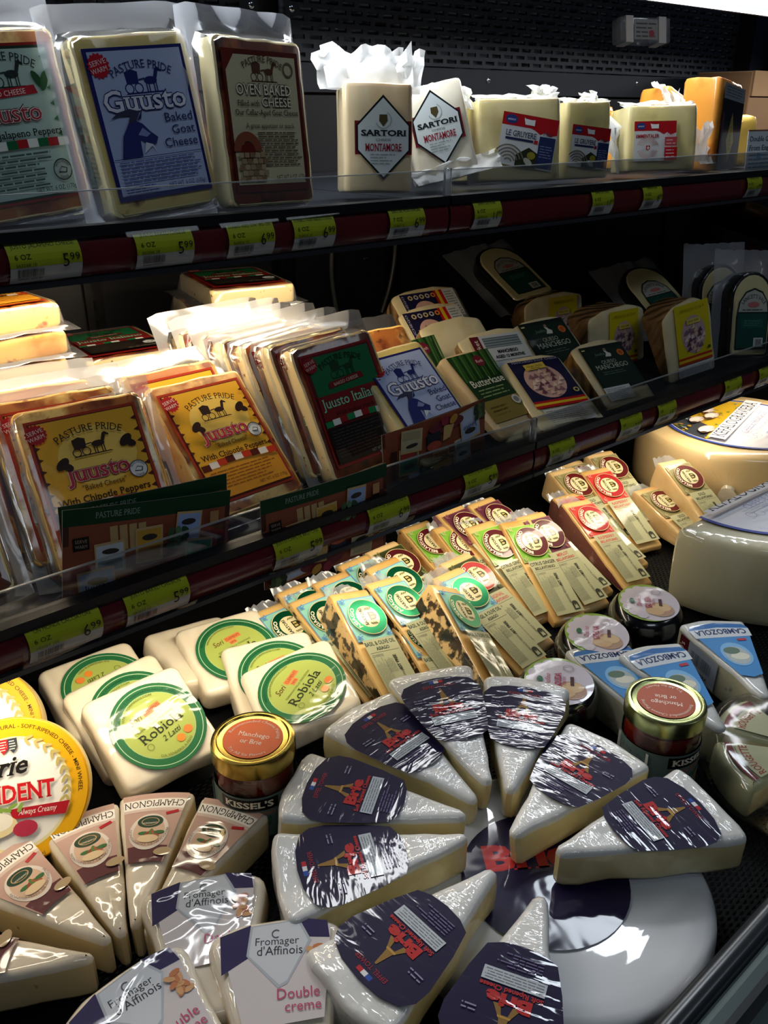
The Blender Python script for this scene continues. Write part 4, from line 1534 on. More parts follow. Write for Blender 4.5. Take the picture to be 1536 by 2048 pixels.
def arch(label, loc, rz, rx, ry, w=.072, h=.120, d=.040):
    t = thing('arched_cheese', label, 'cheese', loc, rz, rx, ry, 'arched waxed cheeses on the middle shelf')
    P = [(-w / 2, 0), (w / 2, 0)]
    for k in range(0, 13):
        a = pi * k / 12
        P.append((w / 2 * cos(a), h - w * .52 + w * .52 * sin(a)))
    out, tg = rpoly(P, [.004, .004] + [.001] * 13, 1, .012)
    ax = lambda v: Vector((v.x, d - v.z, v.y))
    link('wax', loft('wax', out, fil(d - .002, .004, 2), [WAX], axis=lambda v: Vector((v.x, d - v.z, v.y)), amp=.001, freq=60), t)
    out2 = [(x * .86, .004 + y * .925) for x, y in out]
    link('cheese', loft('cheese', out2, [(0, .01), (0, d - .002), (.002, d)], [LANC], axis=ax, amp=.0004, freq=60), t)
    link('label', ll.mesh('label', lambda x, y, hh: Vector((x, -.0012 - hh, y + .012))), t)
    # loose bag
    V, Fc = [], []
    n = 22
    for j in range(5):
        for k in range(n):
            u = k / (n - 1)
            x = (-w * .72 + w * 1.44 * u)
            z = [0.0, .05, .10, h + .008, h + .030][j]
            V.append((x + .003 * noise.noise(Vector((u * 6, j, 1))), d * .55 + .006 * noise.noise(Vector((u * 7, j * .8, 4))), z + .004 * noise.noise(Vector((u * 9, j, 8)))))
    for j in range(4):
        for k in range(n - 1):
            a = j * n + k
            Fc.append((a, a + 1, a + n + 1, a + n))
    link('bag', mesh('bag', V, Fc, [BAG]), t)
    return t


arch('arched cheese with black wax standing at the right front of the shelf', (1.188, .572, .229), -24, -12, 3)
arch('arched waxed cheese standing just behind the right front one', (1.225, .640, .227), -26, -10, 0)
arch('arched waxed cheese lying back near the dark upper corner', (1.215, .700, .254), -28, -58, -14, .085, .135)
arch('arched waxed cheese lying furthest back left in the dark', (1.020, .830, .300), -24, -62, -16, .085, .130)
# meat packs far right
MEAT = M('meat_red', '#5c2018', rough=.35, coat=.8, crough=.06, wr=.5, wsc=40, mixes=[('#a8705c', 20, .5, .7)])
for k, (x, y, z, w) in enumerate(((1.40, .72, .232, .09), (1.52, .74, .232, .09))):
    t = thing('meat_pack', ['dark red cured meat pack behind the waxed cheeses', 'larger cured meat pack with a pale oval label at the right edge'][k], 'meat', (x, y, z), -30, -30)
    out, _ = rpoly([(-w / 2, 0), (w / 2, 0), (w / 2, .12), (-w / 2, .12)], .03, 5, .012)
    link('meat', loft('meat', out, fil(.03, .010, 3), [MEAT], axis=lambda v: Vector((v.x, .03 - v.z, v.y)), amp=.004, freq=30, seed=k), t)
    lb = Lab('gloss')
    lb.ell(0, .07, .022, .028, '#a8968e', 24)
    lb.lines(-.012, .058, .012, .082, 4, '#6c5c58')
    link('label', lb.mesh('label', lambda x, y, h: Vector((x, -.005 - h, y))), t)
t = thing('meat_tray', 'gold-rimmed tray of sliced meat with blue film near the upper right', 'tray', (1.60, .745, .352), -14, -14, 16)
out, _ = rpoly([(-.16, -.045), (.16, -.045), (.16, .075), (-.16, .075)], .012, 3, .02)
link('tray', loft('tray', out, [(.006, 0), (0, .002), (0, .010), (.004, .010)], [M('gold_card', '#8a6a34', rough=.2, metal=.9)]), t)
out, _ = rpoly([(-.14, -.035), (.14, -.035), (.14, .06), (-.14, .06)], .02, 3, .02)
link('meat', loft('meat', out, fil(.010, .005, 2), [M('sliced_meat', '#c89a86', rough=.35, coat=1., wr=.4, wsc=20)], off=(0, 0, .009), amp=.003), t)
lb = Lab('gloss')
lb.ell(.06, .02, .05, .034, '#7c94d8', 30)
lb.ell(.06, .02, .040, .026, '#b8bccc', 30)
link('label', lb.mesh('label', lambda x, y, h: Vector((x, y, .0225 + h))), t)

# ------------------------------------------------------------------ promo cards on the middle shelf


def promo(label, loc, ry, rx=0., rz=0., upside=False):
    t = thing('promo_card', label, 'card', loc, rz, rx, ry, 'pasture promo cards')
    w, h = .138, .084
    V, Fc = [], []
    for j in range(2):
        for i in range(9):
            x = -w / 2 + w * i / 8
            for y in (0, .0006):
                V.append((x, y + .0025 * (x / w) ** 2 * 4, h * j))
    K = 18
    for i in range(8):
        a = 2 * i
        Fc += [(a, a + 2, K + a + 2, K + a), (a + 1, K + a + 1, K + a + 3, a + 3)]
    Fc += [(0, K, K + 1, 1), (16, 17, K + 17, K + 16)]
    link('card', mesh('card', V, Fc, [M('card_edge', '#8a8c88', rough=.5)]), t)
    lb = Lab('card', res=.016)
    lb.rect(-w / 2, 0, w / 2, h, '#8a4a34')
    lb.rect(-w / 2, h - .013, w / 2, h, '#143c24')
    lb.res = None
    lb.text('PASTURE PRIDE', -.028, h - .0085, .0046, '#8a9c90', w=.034)
    lb.poly([(-w / 2, .0), (w / 2, .0), (w / 2, .014), (.0, .008), (-w / 2, .022)], '#5c2c20')
    lb.poly([(-w / 2, .056), (w / 2, .058), (w / 2, h - .013), (-w / 2, h - .013)], '#4a2a22')
    # bread, packs, dip bowl, leaves, bottle
    for k in range(4):
        lb.rect(-.034 + k * .0075, .048, -.028 + k * .0075, .068, '#b89a68', rot=4)
    lb.rect(-.062, .052, -.050, .062, '#1c1614', rot=4)
    lb.text('SERVE', -.056, .0575, .0026, '#a89480', w=.009)
    lb.text('WARM', -.056, .0535, .0026, '#a89480', w=.009)

    def mini(x, y, c1, c2, r, ww=.020, hh=.026, tt=None):
        lb.rect(x - ww / 2 - .0012, y - .001, x + ww / 2 + .0012, y + hh + .002, '#c8a878', rot=r)
        lb.rect(x - ww / 2, y, x + ww / 2, y + hh, c1, rot=r)
        lb.rect(x - ww / 2 + .001, y + .001, x + ww / 2 - .001, y + hh * .45, c2, rot=r)
        lb.ell(x, y + hh * .75, ww * .32, hh * .10, '#3a3430', 12)
    mini(-.034, .032, '#c4ccd0', '#8a9698', 4, .021, .022)
    mini(-.003, .036, '#c89a3c', '#a87028', 2)
    mini(.030, .044, '#9ab0dc', '#b4c4e4', -4)
    mini(.040, .022, '#3c8a6a', '#a03c34', -4, .022, .024)
    mini(-.044, .004, '#a4b4d0', '#b8c4d8', 6, .026, .030)
    lb.text('Juusto', -.044, .020, .0048, '#2c3868', w=.020, rot=6)
    mini(.036, .004, '#b8ae8a', '#a49a78', -6, .024, .020)
    lb.ell(-.010, .010, .024, .007, '#6a2c34', 24)
    lb.rect(-.001, .014, .017, .027, '#242a34')
    lb.ell(.008, .027, .0095, .0045, '#b0503c', 20)
    lb.poly([(-.020, .012), (-.006, .010), (-.004, .026), (-.014, .024)], '#c8a86a')
    for k in range(9):
        lb.ell(.014 + (k % 3) * .006, .046 + (k // 3) * .006, .0042, .0026, ('#3c5c3c', '#557a55', '#2c4a30')[k % 3], 10, rot=40 * k)
        lb.ell(-.062 + (k % 3) * .005, .004 + (k // 3) * .005, .004, .0028, ('#3c5034', '#54683c', '#2c3a28')[k % 3], 10, rot=30 * k)
    lb.rect(.056, .018, .063, .062, '#3c1c18')
    lb.rect(.048, .060, .056, .070, '#b88a5c')
    lb.ell(-.018, .006, .006, .004, '#b88a3c', 14, rot=30)
    lb.ell(-.006, .005, .005, .005, '#8a3040', 14)
    mp = lambda x, y, hh: Vector((x, .0025 * (x / w) ** 2 * 4 - hh, y))
    link('print', lb.mesh('print', mp), t)
    if upside:
        t.matrix_world = t.matrix_world @ Matrix.Translation((0, 0, h / 2)) @ Matrix.Rotation(pi, 4, 'Y') @ Matrix.Translation((0, 0, -h / 2))
    return t


promo('front promo card with a green heading standing behind the fence at left', (.243, .5625, .1990), 9.5, -1)
promo('promo card tucked right behind the front left one', (.250, .5670, .2050), 4.5, -1.5)
promo('promo card hanging behind the red rail between two price tags', (.412, .5508, .174), .8, 0)
promo('upside-down promo card leaning in front of the blue goat pack', (.561, .5625, .1985), -3, -1, 0, True)

# ------------------------------------------------------------------ deck: long cheese wedges lying label up
WPASTE = M('wedge_paste', '#dcb672', rough=.42, sss=.2, coat=.8, crough=.07, wr=.25, wsc=(26, 18, 26), mixes=[('#c8964e', 18, .5, .75)])
GOLDP = M('gold_paste', '#e0c08a', rough=.42, sss=.2, coat=.8, crough=.07, wr=.25, wsc=(26, 18, 26), mixes=[('#cea262', 18, .5, .75)])
R_ASI = M('pepper_rind', '#dcb87c', rough=.45, coat=.9, crough=.06, wr=.4, wsc=(26, 26, 26), mixes=[('#3c2a14', 85, .48, .54), ('#15100a', 42, .52, .57)], bump=.5, bsc=70, bd=.002)
R_CIT = M('citrus_rind', '#e0b070', rough=.45, coat=.9, crough=.06, wr=.3, wsc=26, mixes=[('#c8762c', 24, .5, .66), ('#7a3a14', 95, .64, .70), ('#a8281c', 70, .72, .76)], bump=.3, bsc=60)
R_RAS = M('raspberry_rind', '#8a5a4c', rough=.45, coat=.9, crough=.06, wr=.3, wsc=26, mixes=[('#b08a74', 60, .6, .7), ('#6c3c38', 20, .5, .7)], bump=.2, bsc=60)
R_MER = M('merlot_rind', '#c8a09a', rough=.45, coat=.9, crough=.06, wr=.3, wsc=26, mixes=[('#8a5a6a', 50, .52, .62)], bump=.2, bsc=60)
KINDS = {
    #         rind,  ring,      ground,    ground2,  title
    'asiago': (R_ASI, '#0c6a44', '#5a8cc0', '#8ac4b4', ('BASIL & OLIVE OIL', 'ASIAGO'), 'ASIAGO', '#1c3a34'),
    'citrus': (R_CIT, '#54141a', '#b4b87c', '#7ab03c', ('CITRUS GINGER', 'BELLAVITANO'), 'BELLAVITANO', '#2c2c24'),
    'merlot': (R_MER, '#4c1220', '#8c5a5a', '#5c2c3c', ('MERLOT', 'BELLAVITANO'), 'BELLAVITANO', '#b0383c'),
    'raspberry': (R_RAS, '#a82028', '#d88c7c', '#c83c34', ('RASPBERRY', 'BELLAVITANO'), 'BELLAVITANO', '#c04a44'),
    'gold': (GOLDP, '#5c1616', '#b4ac80', '#8c8458', ('GOLD', 'BELLAVITANO'), 'BELLAVITANO', '#2c2c24'),
    'balsamic': (GOLDP, '#4a1418', '#7c7c4c', '#34381c', ('BALSAMIC', 'BELLAVITANO'), 'BELLAVITANO', '#2c2c24'),
    'red': (GOLDP, '#a83434', '#5c5c34', '#34381c', ('ORIGINAL', 'BELLAVITANO'), 'BELLAVITANO', '#c05a54'),
}
WL, WW, WT, WT0 = .150, .047, .046, .009


def wedge_label(kind):
    rind, ring, g1, g2, ttl, arcn, tcol = KINDS[kind]
    lb = Lab('gloss')
    hw_ = WW / 2 - .0025
    y0 = .083
    lb.rect(-hw_, y0, hw_ + .002, y0 + .052, g1)
    lb.rect(-hw_ + .001, y0 + .001, hw_ + .001, y0 + .051, g2)
    for k in range(12):
        for (cx, cy) in ((-hw_ + .004, y0 + .004), (-hw_ + .004, y0 + .048), (hw_ - .003, y0 + .004)):
            a = k * 2.4
            lb.ell(cx + .0035 * cos(a) * (k / 12), cy + .0035 * sin(a) * (k / 12), .0012, .0007, g1, 6, rot=50 * k)
    cx, cy = .003, y0 + .026
    lb.ell(cx, cy, .0215, .0215, '#d8c890', 36)
    lb.ell(cx, cy, .0208, .0208, ring, 36, fin='foil' if kind == 'asiago' else None)
    lb.ell(cx, cy, .0132, .0132, '#d8d0a4', 30)
    # emblem turned a quarter: reads from tip to rind
    lb.text(arcn, 0, 0, .0040, '#efe6cc', w=.036 if len(arcn) > 7 else .024, bold=.03, arc=(cx, cy, .0155, 180, 1))
    lb.text('SARTORI', cx - .0035, cy, .0034, '#2c2a1c', w=.0205, bold=.03, rot=90)
    lb.poly([(cx + .0015, cy - .0048), (cx + .0015, cy + .0048), (cx + .008, cy + .0042), (cx + .0105, cy), (cx + .008, cy - .0042)], '#2c2a1c')
    lb.poly([(cx + .0028, cy - .0034), (cx + .0028, cy - .0006), (cx + .0070, cy - .0006), (cx + .0070, cy - .0030)], '#b8a860')
    lb.poly([(cx + .0028, cy + .0008), (cx + .0028, cy + .0034), (cx + .0070, cy + .0030), (cx + .0070, cy + .0008)], '#b8a860')
    for s in (-1, 1):
        for k in range(3):
            lb.ell(cx + .001 + k * .0026, cy + s * .0090, .0020, .0007, '#6c6840', 8, rot=s * 40)
    # paper strip towards the tip
    lb.rect(-hw_ + .002, .006, hw_ - .001, y0 - .0012, '#b2b28c')
    xl, xr = -hw_ + .004, hw_ - .003
    lb.text(ttl[0], 0, .0745, .0044, tcol, w=min(.036, len(ttl[0]) * .0030), bold=.02)
    lb.text(ttl[1], 0, .0685, .0036, tcol, w=len(ttl[1]) * .0026, bold=.02)
    lb.rect(xl, .0662, xr, .0665, '#6c705c')
    lb.text('CHEESE', -.010, .0615, .0026, '#7c806c', w=.013)
    # small print reads the other way round
    L2 = Lab('gloss')
    L2.lines(.0, 0, .018, .010, 6, '#7c806c')
    L2.text('rBST FREE', .009, -.0055, .0034, '#34382c', w=.019, bold=.03)
    lb.sub(L2, lambda x, y: (.004 - y, .042 + x))
    L3 = Lab('gloss')
    L3.lines(0, 0, .052, .020, 9, '#8c907a')
    lb.sub(L3, lambda x, y: (-.004 - y * .72, .011 + x))
    L4 = Lab('gloss')
    L4.text('FIRST PLACE' if kind in ('merlot', 'red', 'raspberry') else 'BRONZE MEDAL', 0, 0, .0026, '#4c5040', w=.022)
    lb.sub(L4, lambda x, y: (.009 - y, .030 + x))
    lb.rect(.008, .009, .016, .017, '#3c3c30')
    lb.ell(.012, .017, .004, .0035, '#3c3c30', 14)
    lb.poly([(.0095, .010), (.0145, .010), (.0135, .016), (.012, .0135), (.0105, .016)], '#b2b28c')
    return lb


_wd = {}


def wedge_meshes(kind):
    if kind not in _wd:
        rind = KINDS[kind][0]
        # triangular profile in (y, z), extruded across x
        out, tg = rpoly([(0, 0), (WL, 0), (WL, WT), (0, WT0)], [.003, .006, .007, .004], 3, .014)

        def mcb(k, q):
            if q in ('top', 'bottom'):
                return 1
            return 1 if tg[k] == 1 and kind in ('raspberry', 'merlot') else 0
        ch = loft('cheese', out, fil(WW, .003, 2, 2), [GOLDP if kind in ('gold', 'balsamic', 'red') else WPASTE, rind], mcb,
                  axis=lambda v: Vector((v.z - WW / 2, v.x, v.y)), amp=.0009, freq=60, center=(WL * .62, WT * .42), caps=(.8, .5), seed=len(_wd) * 1.3)
        sl = (WT - WT0) / WL
        lab = wedge_label(kind).mesh('label', lambda x, y, h: Vector((x, y - h * sl, WT0 + sl * y + .0016 + h)))
        # twisted tail of the shrink film at the rind end
        V, Fc = [], []
        n = 9
        for j in range(4):
            for i in range(n):
                u = i / (n - 1)
                V.append((-WW / 2 + WW * u * (1 - .12 * j), WL - .002 + .0035 * j + .003 * noise.noise(Vector((u * 8, j, 2))), WT * (.75 - .02 * j) + .005 * noise.noise(Vector((u * 7, j, 5))) + .004 * j))
        for j in range(3):
            for i in range(n - 1):
                a = j * n + i
                Fc.append((a, a + 1, a + n + 1, a + n))
        _wd[kind] = (ch, lab, mesh('film_tail', V, Fc, [BAG]))
    return _wd[kind]


def wedge(kind, label, x, y, z, rz, rx, ry=0):
    t = thing('cheese_wedge', label, 'cheese', (x, y, z), rz, rx, ry, 'long labelled cheese wedges on the deck')
    a, b, c = wedge_meshes(kind)
    link('cheese', a, t)
    link('label', b, t)
    link('film_tail', c, t)
    return t


AS = 'peppered green-labelled asiago wedge '
WEDGES = [
    ('asiago', AS + 'at the far left of the wedge pile', .432, .549, .001, 0, 6, 0),
    ('asiago', AS + 'left, second row from the back', .468, .556, .006, 0, 8, 0),
    ('asiago', AS + 'just left of the large peppered front one', .463, .531, .005, -2, 8, 0),
    ('asiago', AS + 'behind the large peppered front one', .506, .541, .010, 0, 8, 0),
    ('asiago', AS + 'at the back, below the hanging promo card', .554, .556, .010, 0, 8, 0),
    ('asiago', AS + 'with a heavily peppered side, front left of the pile', .456, .486, .018, -9, 12, 10),
    ('asiago', AS + 'with a shiny emblem, middle of the pile', .526, .486, .016, -2, 10, 7),
    ('asiago', AS + 'behind the shiny-emblem one', .569, .520, .015, 2, 9, 0),
    ('asiago', AS + 'lowest in front, above the brie wedges', .500, .446, .004, -10, 5, 14),
    ('asiago', AS + 'tipped on its side with black pepper crust', .538, .436, .016, -8, 12, 28),
    ('asiago', AS + 'with a shiny emblem, in front of the red-ringed wedge', .612, .462, .008, 0, 9, 0),
    ('balsamic', 'balsamic wedge with a maroon emblem at the back of the pile', .596, .556, .014, 0, 8, 0),
    ('red', 'red-ringed wedge behind the shiny asiago wedge', .645, .482, .008, 0, 9, 0),
    ('citrus', 'citrus wedge furthest back left', .664, .582, .006, -4, 9, 0),
    ('citrus', 'citrus wedge with an orange side, second of the row', .684, .552, .004, -6, 12, 0),
    ('citrus', 'citrus wedge with an orange side, third of the row', .708, .525, .002, -8, 14, 0),
    ('citrus', 'citrus ginger wedge with orange side at the front of its row', .727, .506, .001, -16, 15, 3),
    ('merlot', 'merlot wedge with a glaring emblem beside the citrus ginger one', .772, .503, .001, -9, 15, 2),
    ('merlot', 'merlot wedge tucked behind the glaring merlot one', .800, .515, .001, -5, 9, 0),
    ('merlot', 'pink merlot wedge at the back above the citrus row', .715, .565, .018, 0, 11, 0),
    ('merlot', 'pink merlot wedge at the back, right of the other pink one', .764, .556, .018, 0, 11, 0),
    ('raspberry', 'raspberry wedge with a glaring emblem, right front', .855, .499, .001, -13, 11, 3),
    ('raspberry', 'raspberry wedge tucked behind the glaring raspberry one', .892, .527, .003, -8, 6, 1),
    ('raspberry', 'raspberry wedge in front of the gold wedge', .950, .548, .004, -17, 12, -1),
    ('gold', 'gold wedge standing highest at the back right of the pile', .998, .575, .012, -18, 11, -2),
    ('gold', 'gold wedge left of the raspberry wedge at the back', .930, .572, .006, -8, 12, 0),
    ('gold', 'small visible gold wedge end at the back below the rail', .970, .590, .004, -10, 10, 0),
    ('gold', 'gold wedge leaning on the large wheel, label up', 1.026, .470, .020, -16, 13, 0),
    ('gold', 'plain-sided gold wedge under the one leaning on the wheel', 1.000, .470, .003, -10, 5, 0),
]
for wv in WEDGES:
    wedge(*wv)

# ------------------------------------------------------------------ deck: robiola squares
ROB = M('robiola_rind', '#efe4cc', rough=.5, sss=.15, coat=1., crough=.05, wr=.6, wsc=(16, 22, 16), wd=.006, mixes=[('#e0cfae', 16, .5, .75)], bump=.5, bd=.002, wave=(18, 3, 'X'))
rl = Lab('film', res=.006)
rl.ell(0, 0, .041, .041, '#286a40', 44)
rl.res = None
rl.ring(0, 0, .0375, .0381, '#b8d8b0', 60)
rl.ell(0, 0, .0318, .0318, '#a4c07c', 40)
rl.ell(0, 0, .0310, .0310, '#a8b65a', 40)
rl.rect(-.004, .0125, .014, .0185, '#d8804a')
rl.text('CLEMENTI', .005, .0140, .0030, '#6c2c14', w=.016)
rl.rect(-.002, .0075, .006, .0120, '#d8804a')
rl.text('1876', .002, .0085, .0024, '#6c2c14', w=.006)
rl.text('Sori', -.012, .0125, .0062, '#5c2414', w=.012, shear=.3)
rl.text('FORMAGGI DALLA TRADIZIONE', 0, .0035, .0020, '#6c7434', w=.038)
rl.text('Robiola', 0, -.0075, .0088, '#28301a', w=.042)
rl.text('2 Latti', .003, -.0155, .0050, '#34401c', w=.019, shear=.35)
rl.ell(.006, -.0215, .0040, .0038, '#e08a34', 12)
rl.ell(.016, -.0190, .0042, .0038, '#e0823a', 12)
rl.text('WWW.FORMAGGI.COM', 0, 0, .0022, '#5c6c30', w=.038, arc=(0, 0, .0285, 100, 1))
rl.text('DA VENDERSI A PESO', 0, 0, .0022, '#5c6c30', w=.034, arc=(0, 0, .0305, -95, -1))
rl.text('PRODOTTO E STAGIONATO NELLE LANGHE', 0, 0, .0022, '#14502c', w=.075, arc=(0, 0, .0335, 80, 1))
rl.ring(-.019, -.012, .0026, .0030, '#4c5428', 14)
out, tg = rpoly([(-.047, 0), (.047, 0), (.047, .094), (-.047, .094)], .009, 4, .009)
ROBM = loft('cheese', out, fil(.028, .006, 3, 2), [ROB], amp=.0018, freq=30)
ROBL = rl.mesh('label', on_top(.0298, 14, .003, .044, 1.02))
ROBL3 = rl.mesh('label', on_top(.0298, 38, .003, .044, 1.02))
ROBL2 = rl.mesh('label', on_top(.0298, 190, .003, .045, 1.02))
for nm, x, y, z, rz, rx, ry, lb_ in (
        ('robiola square, bottom of the left pile, label half hidden', .235, .646, .012, -2, 16, 2, ROBL2),
        ('robiola square, middle of the left pile', .244, .602, .005, 2, 28.6, -4, ROBL),
        ('robiola square with a glaring label, front of the left pile', .241, .558, .017, -.4, 27.6, .7, ROBL),
        ('robiola square lowest at the back between the two piles', .343, .645, .012, -2, 7, 8, None),
        ('robiola square with a large green ring at the back of the right pile', .358, .620, .012, -10, 15.9, 1.4, ROBL),
        ('robiola square with a glaring top in the right pile', .367, .566, .004, -19, 19, 1, ROBL),
        ('robiola square at the front of the right pile behind the left jar', .364, .509, .026, -17, 10, -12, ROBL3)):
    t = thing('robiola_cheese', nm, 'cheese', (x, y, z), rz, rx, ry, 'robiola squares on the deck')
    link('cheese', ROBM, t)
    if lb_:
        link('label', lb_, t)

# ------------------------------------------------------------------ deck: round brie boxes at the left edge
pl = Lab('card', dz=5e-5)
pl.ell(0, 0, .0550, .0550, '#f2b414', 64)
pl.ell(0, -.002, .0425, .0435, '#f6e8b0', 56)
pl.ell(0, -.002, .0400, .0412, '#fbf8ee', 56)
pl.text('ALL NATURAL - SOFT-RIPENED CHEESE - MINI WHEEL', 0, 0, .0030, '#4a3808', w=.108, bold=.01, arc=(0, 0, .0480, 52, 1))
for s in (-1, 1):
    for k in range(9):
        a = radians(90 - s * (22 + k * 11))
        for d in (-1, 1):
            lx, ly = .0395 * cos(a), .0395 * sin(a)
            pl.ell(lx + d * .0018 * cos(a), ly + d * .0018 * sin(a), .0036, .0012, '#c8b46c', 10, rot=math.degrees(a) + 90 + s * 35 * d)
for dx, c1 in ((-.0035, '#b82428'), (.0035, '#3c4048')):
    pl.poly([(dx - .0035, .040), (dx + .0035, .040), (dx + .0035, .033), (dx, .0285), (dx - .0035, .033)], c1)
    pl.lines(dx - .0025, .031, dx + .0025, .039, 4, '#ece4d4')
pl.text('Brie', -.004, .0125, .0135, '#1c1814', w=.034, shear=.35, bold=.02)
pl.text('PRESIDENT', -.006, -.0075, .0125, '#e8d8c8', w=.072, bold=.06, rot=-3)
pl.text('PRESIDENT', -.006, -.0075, .0125, '#d01c24', w=.072, bold=.025, rot=-3)
pl.poly([(-.004, -.013), (.040, -.0155), (.036, -.0245), (-.002, -.0205)], '#b81c28')
pl.text('Always Creamy', .016, -.0195, .0042, '#f4e8e0', w=.028, shear=.3, rot=-4)
pl.ell(-.016, -.024, .017, .0085, '#ead8a4', 20)
pl.ell(-.012, -.021, .010, .0065, '#f6efdc', 18)
pl.ell(.006, -.029, .009, .006, '#b8344c', 16)
pl.ell(-.024, -.032, .009, .004, '#d87830', 14)
for k in range(7):
    pl.ell(-.026 + k * .005, -.013 + .002 * (k % 2), .004, .0016, '#88a848', 8, rot=40 * k)
pl.text('NET WT 8 OZ (226g)', 0, -.0515, .0034, '#3c2c08', w=.036)
out = circ(.0565, 72)
PBOX = loft('box', out, fil(.034, .002, 2, 1), [M('box_yellow', '#e8aa12', rough=.4), M('box_side', '#e0c88a', rough=.5)], lambda k, q: 0 if q in ('top',) or (q not in ('bottom',) and q > .7) else 1)
PLAB = pl.mesh('label', on_top(.0343))
# the lids face the shopper: boxes stand tilted against the robiola
for nm, loc, rz, rx in (('yellow round brie box at the left edge, front one', (.128, .602, .049), -22, 52), ('yellow round brie box behind the front one', (.124, .684, .056), -24, 50)):
    t = thing('brie_box', nm, 'cheese box', loc, rz, rx, 0, 'round brie boxes')
    link('box', PBOX, t)
    link('label', PLAB, t)

# ------------------------------------------------------------------ deck: jam jars
GLASS = M('jar_glass', '#f4f6f4', rough=.03, trans=1., ior=1.45)
JAM = M('jam_red', '#7a1c0c', rough=.15, coat=1., crough=.04, mixes=[('#a83410', 30, .5, .7)])
GOLDL = M('gold_lid', '#b49a4c', rough=.24, metal=1.)
GREENL = M('pale_gold_lid', '#b4bc80', rough=.24, metal=1.)


def lathe(name, prof, mat, n=48):
    return loft(name, circ(1., n), [(1 - r, z) for r, z in prof], [mat], caps=(.6,), center=(0, 0))


def jar(label, x, y, rot, lidm, seal_col, turn):
    t = thing('jam_jar', label, 'jar', (x, y, .0005), rot, 0, 0, 'jam jars on the deck')
    r = .0335
    link('jam', lathe('jam', [(.024, .002), (.0305, .006), (.0315, .02), (.0315, .058), (.029, .066), (.0285, .070)], JAM), t)
    link('glass', lathe('glass', [(.022, .0), (.029, .0015), (.0335, .008), (.0338, .03), (.0335, .060), (.0315, .068), (.0300, .071), (.0305, .075)], glassy('jar_glass_thin', (.96, .97, .96), .02, .03, 1.)), t)
    lid = link('lid', lathe('lid', [(.0335, .0715), (.0345, .0722), (.0345, .084), (.0338, .0868), (.0318, .0878), (.0300, .0876), (.0290, .0862), (.0284, .0860)], lidm), t)
    lb = Lab('card')
    lb.ell(0, 0, .0245, .0245, seal_col, 48)
    lb.text('Manchego', 0, .0012, .0052, '#f6e8dc', w=.026)
    lb.text('or Brie', 0, -.0072, .0052, '#f6e8dc', w=.018)
    lb.text('Recommended Cheese Pairing', 0, 0, .0028, '#f4dccb', w=.056, arc=(0, 0, .0195, 90, 1))
    lb.text('Try All Six Flavors', 0, 0, .0028, '#f4dccb', w=.036, arc=(0, 0, .0222, -90, -1))
    link('seal', lb.mesh('seal', on_top(.0862, -12)), lid)
    # wrap-around label
    wl = Lab('card', res=.004)
    wl.rect(-.085, 0, .085, .042, '#5c6e6a')
    wl.res = .004
    wl.rect(-.024, .0285, .024, .0400, '#14120e')
    wl.res = None
    wl.text("KISSEL'S", 0, .0315, .0058, '#e8e0cc', w=.040, bold=.03)
    wl.text('Orange Rosemary', 0, .0235, .0044, '#b06838', w=.044)
    wl.ell(.0, .010, .014, .0115, '#b5561c', 24)
    for k in range(14):
        wl.ell(-.022 + (k % 7) * .0075, .004 + (k // 7) * .014, .005, .0016, ('#3c6048', '#547c58')[k % 2], 10, rot=37 * k)
    wl.rect(.040, .002, .078, .040, '#b4b8b0')
    wl.lines(.042, .004, .076, .038, 12, '#6c706c')
    wl.rect(-.078, .002, -.040, .040, '#b4b8b0')
    wl.lines(-.076, .004, -.042, .038, 12, '#6c706c')

    def mp(u, v, h):
        a = u / r - pi / 2 + radians(turn)
        return Vector(((r + .0005 + h) * cos(a), (r + .0005 + h) * sin(a), .012 + v))
    link('wrap_label', wl.mesh('wrap_label', mp), t)
    return t


jar('jam jar with an orange lid seal left of the brie wedges', .283, .490, -40, GOLDL, '#d8622c', -3)
jar('jam jar with a pale lid and rust red seal, upside down to the viewer', .581, .297, 140, GREENL, '#a8481f', 215)

# ------------------------------------------------------------------ deck: soft cheese sectors
BRIER = M('brie_rind', '#d3d4d2', rough=.5, sss=.15, coat=1., crough=.05, wr=.75, wsc=(45, 170, 80), wd=.002, mixes=[('#bcbebb', 26, .5, .75)], bump=.45, bsc=90)
BRIEP = M('brie_paste', '#cfc08c', rough=.45, sss=.2, coat=.9, crough=.06, wr=.4, wsc=(30, 30, 30), mixes=[('#e6dcae', 30, .5, .7)])
CHAMR = M('champignon_rind', '#e0d6c4', rough=.5, sss=.15, coat=1., crough=.05, wr=.6, wsc=(26, 26, 30), wd=.006, mixes=[('#c9b898', 30, .5, .75)], bump=.2, bsc=60)
CHAMP = M('champignon_paste', '#cdb888', rough=.45, sss=.2, coat=.9, crough=.06, wr=.4, wsc=30, mixes=[('#8a6c3c', 80, .66, .72)])


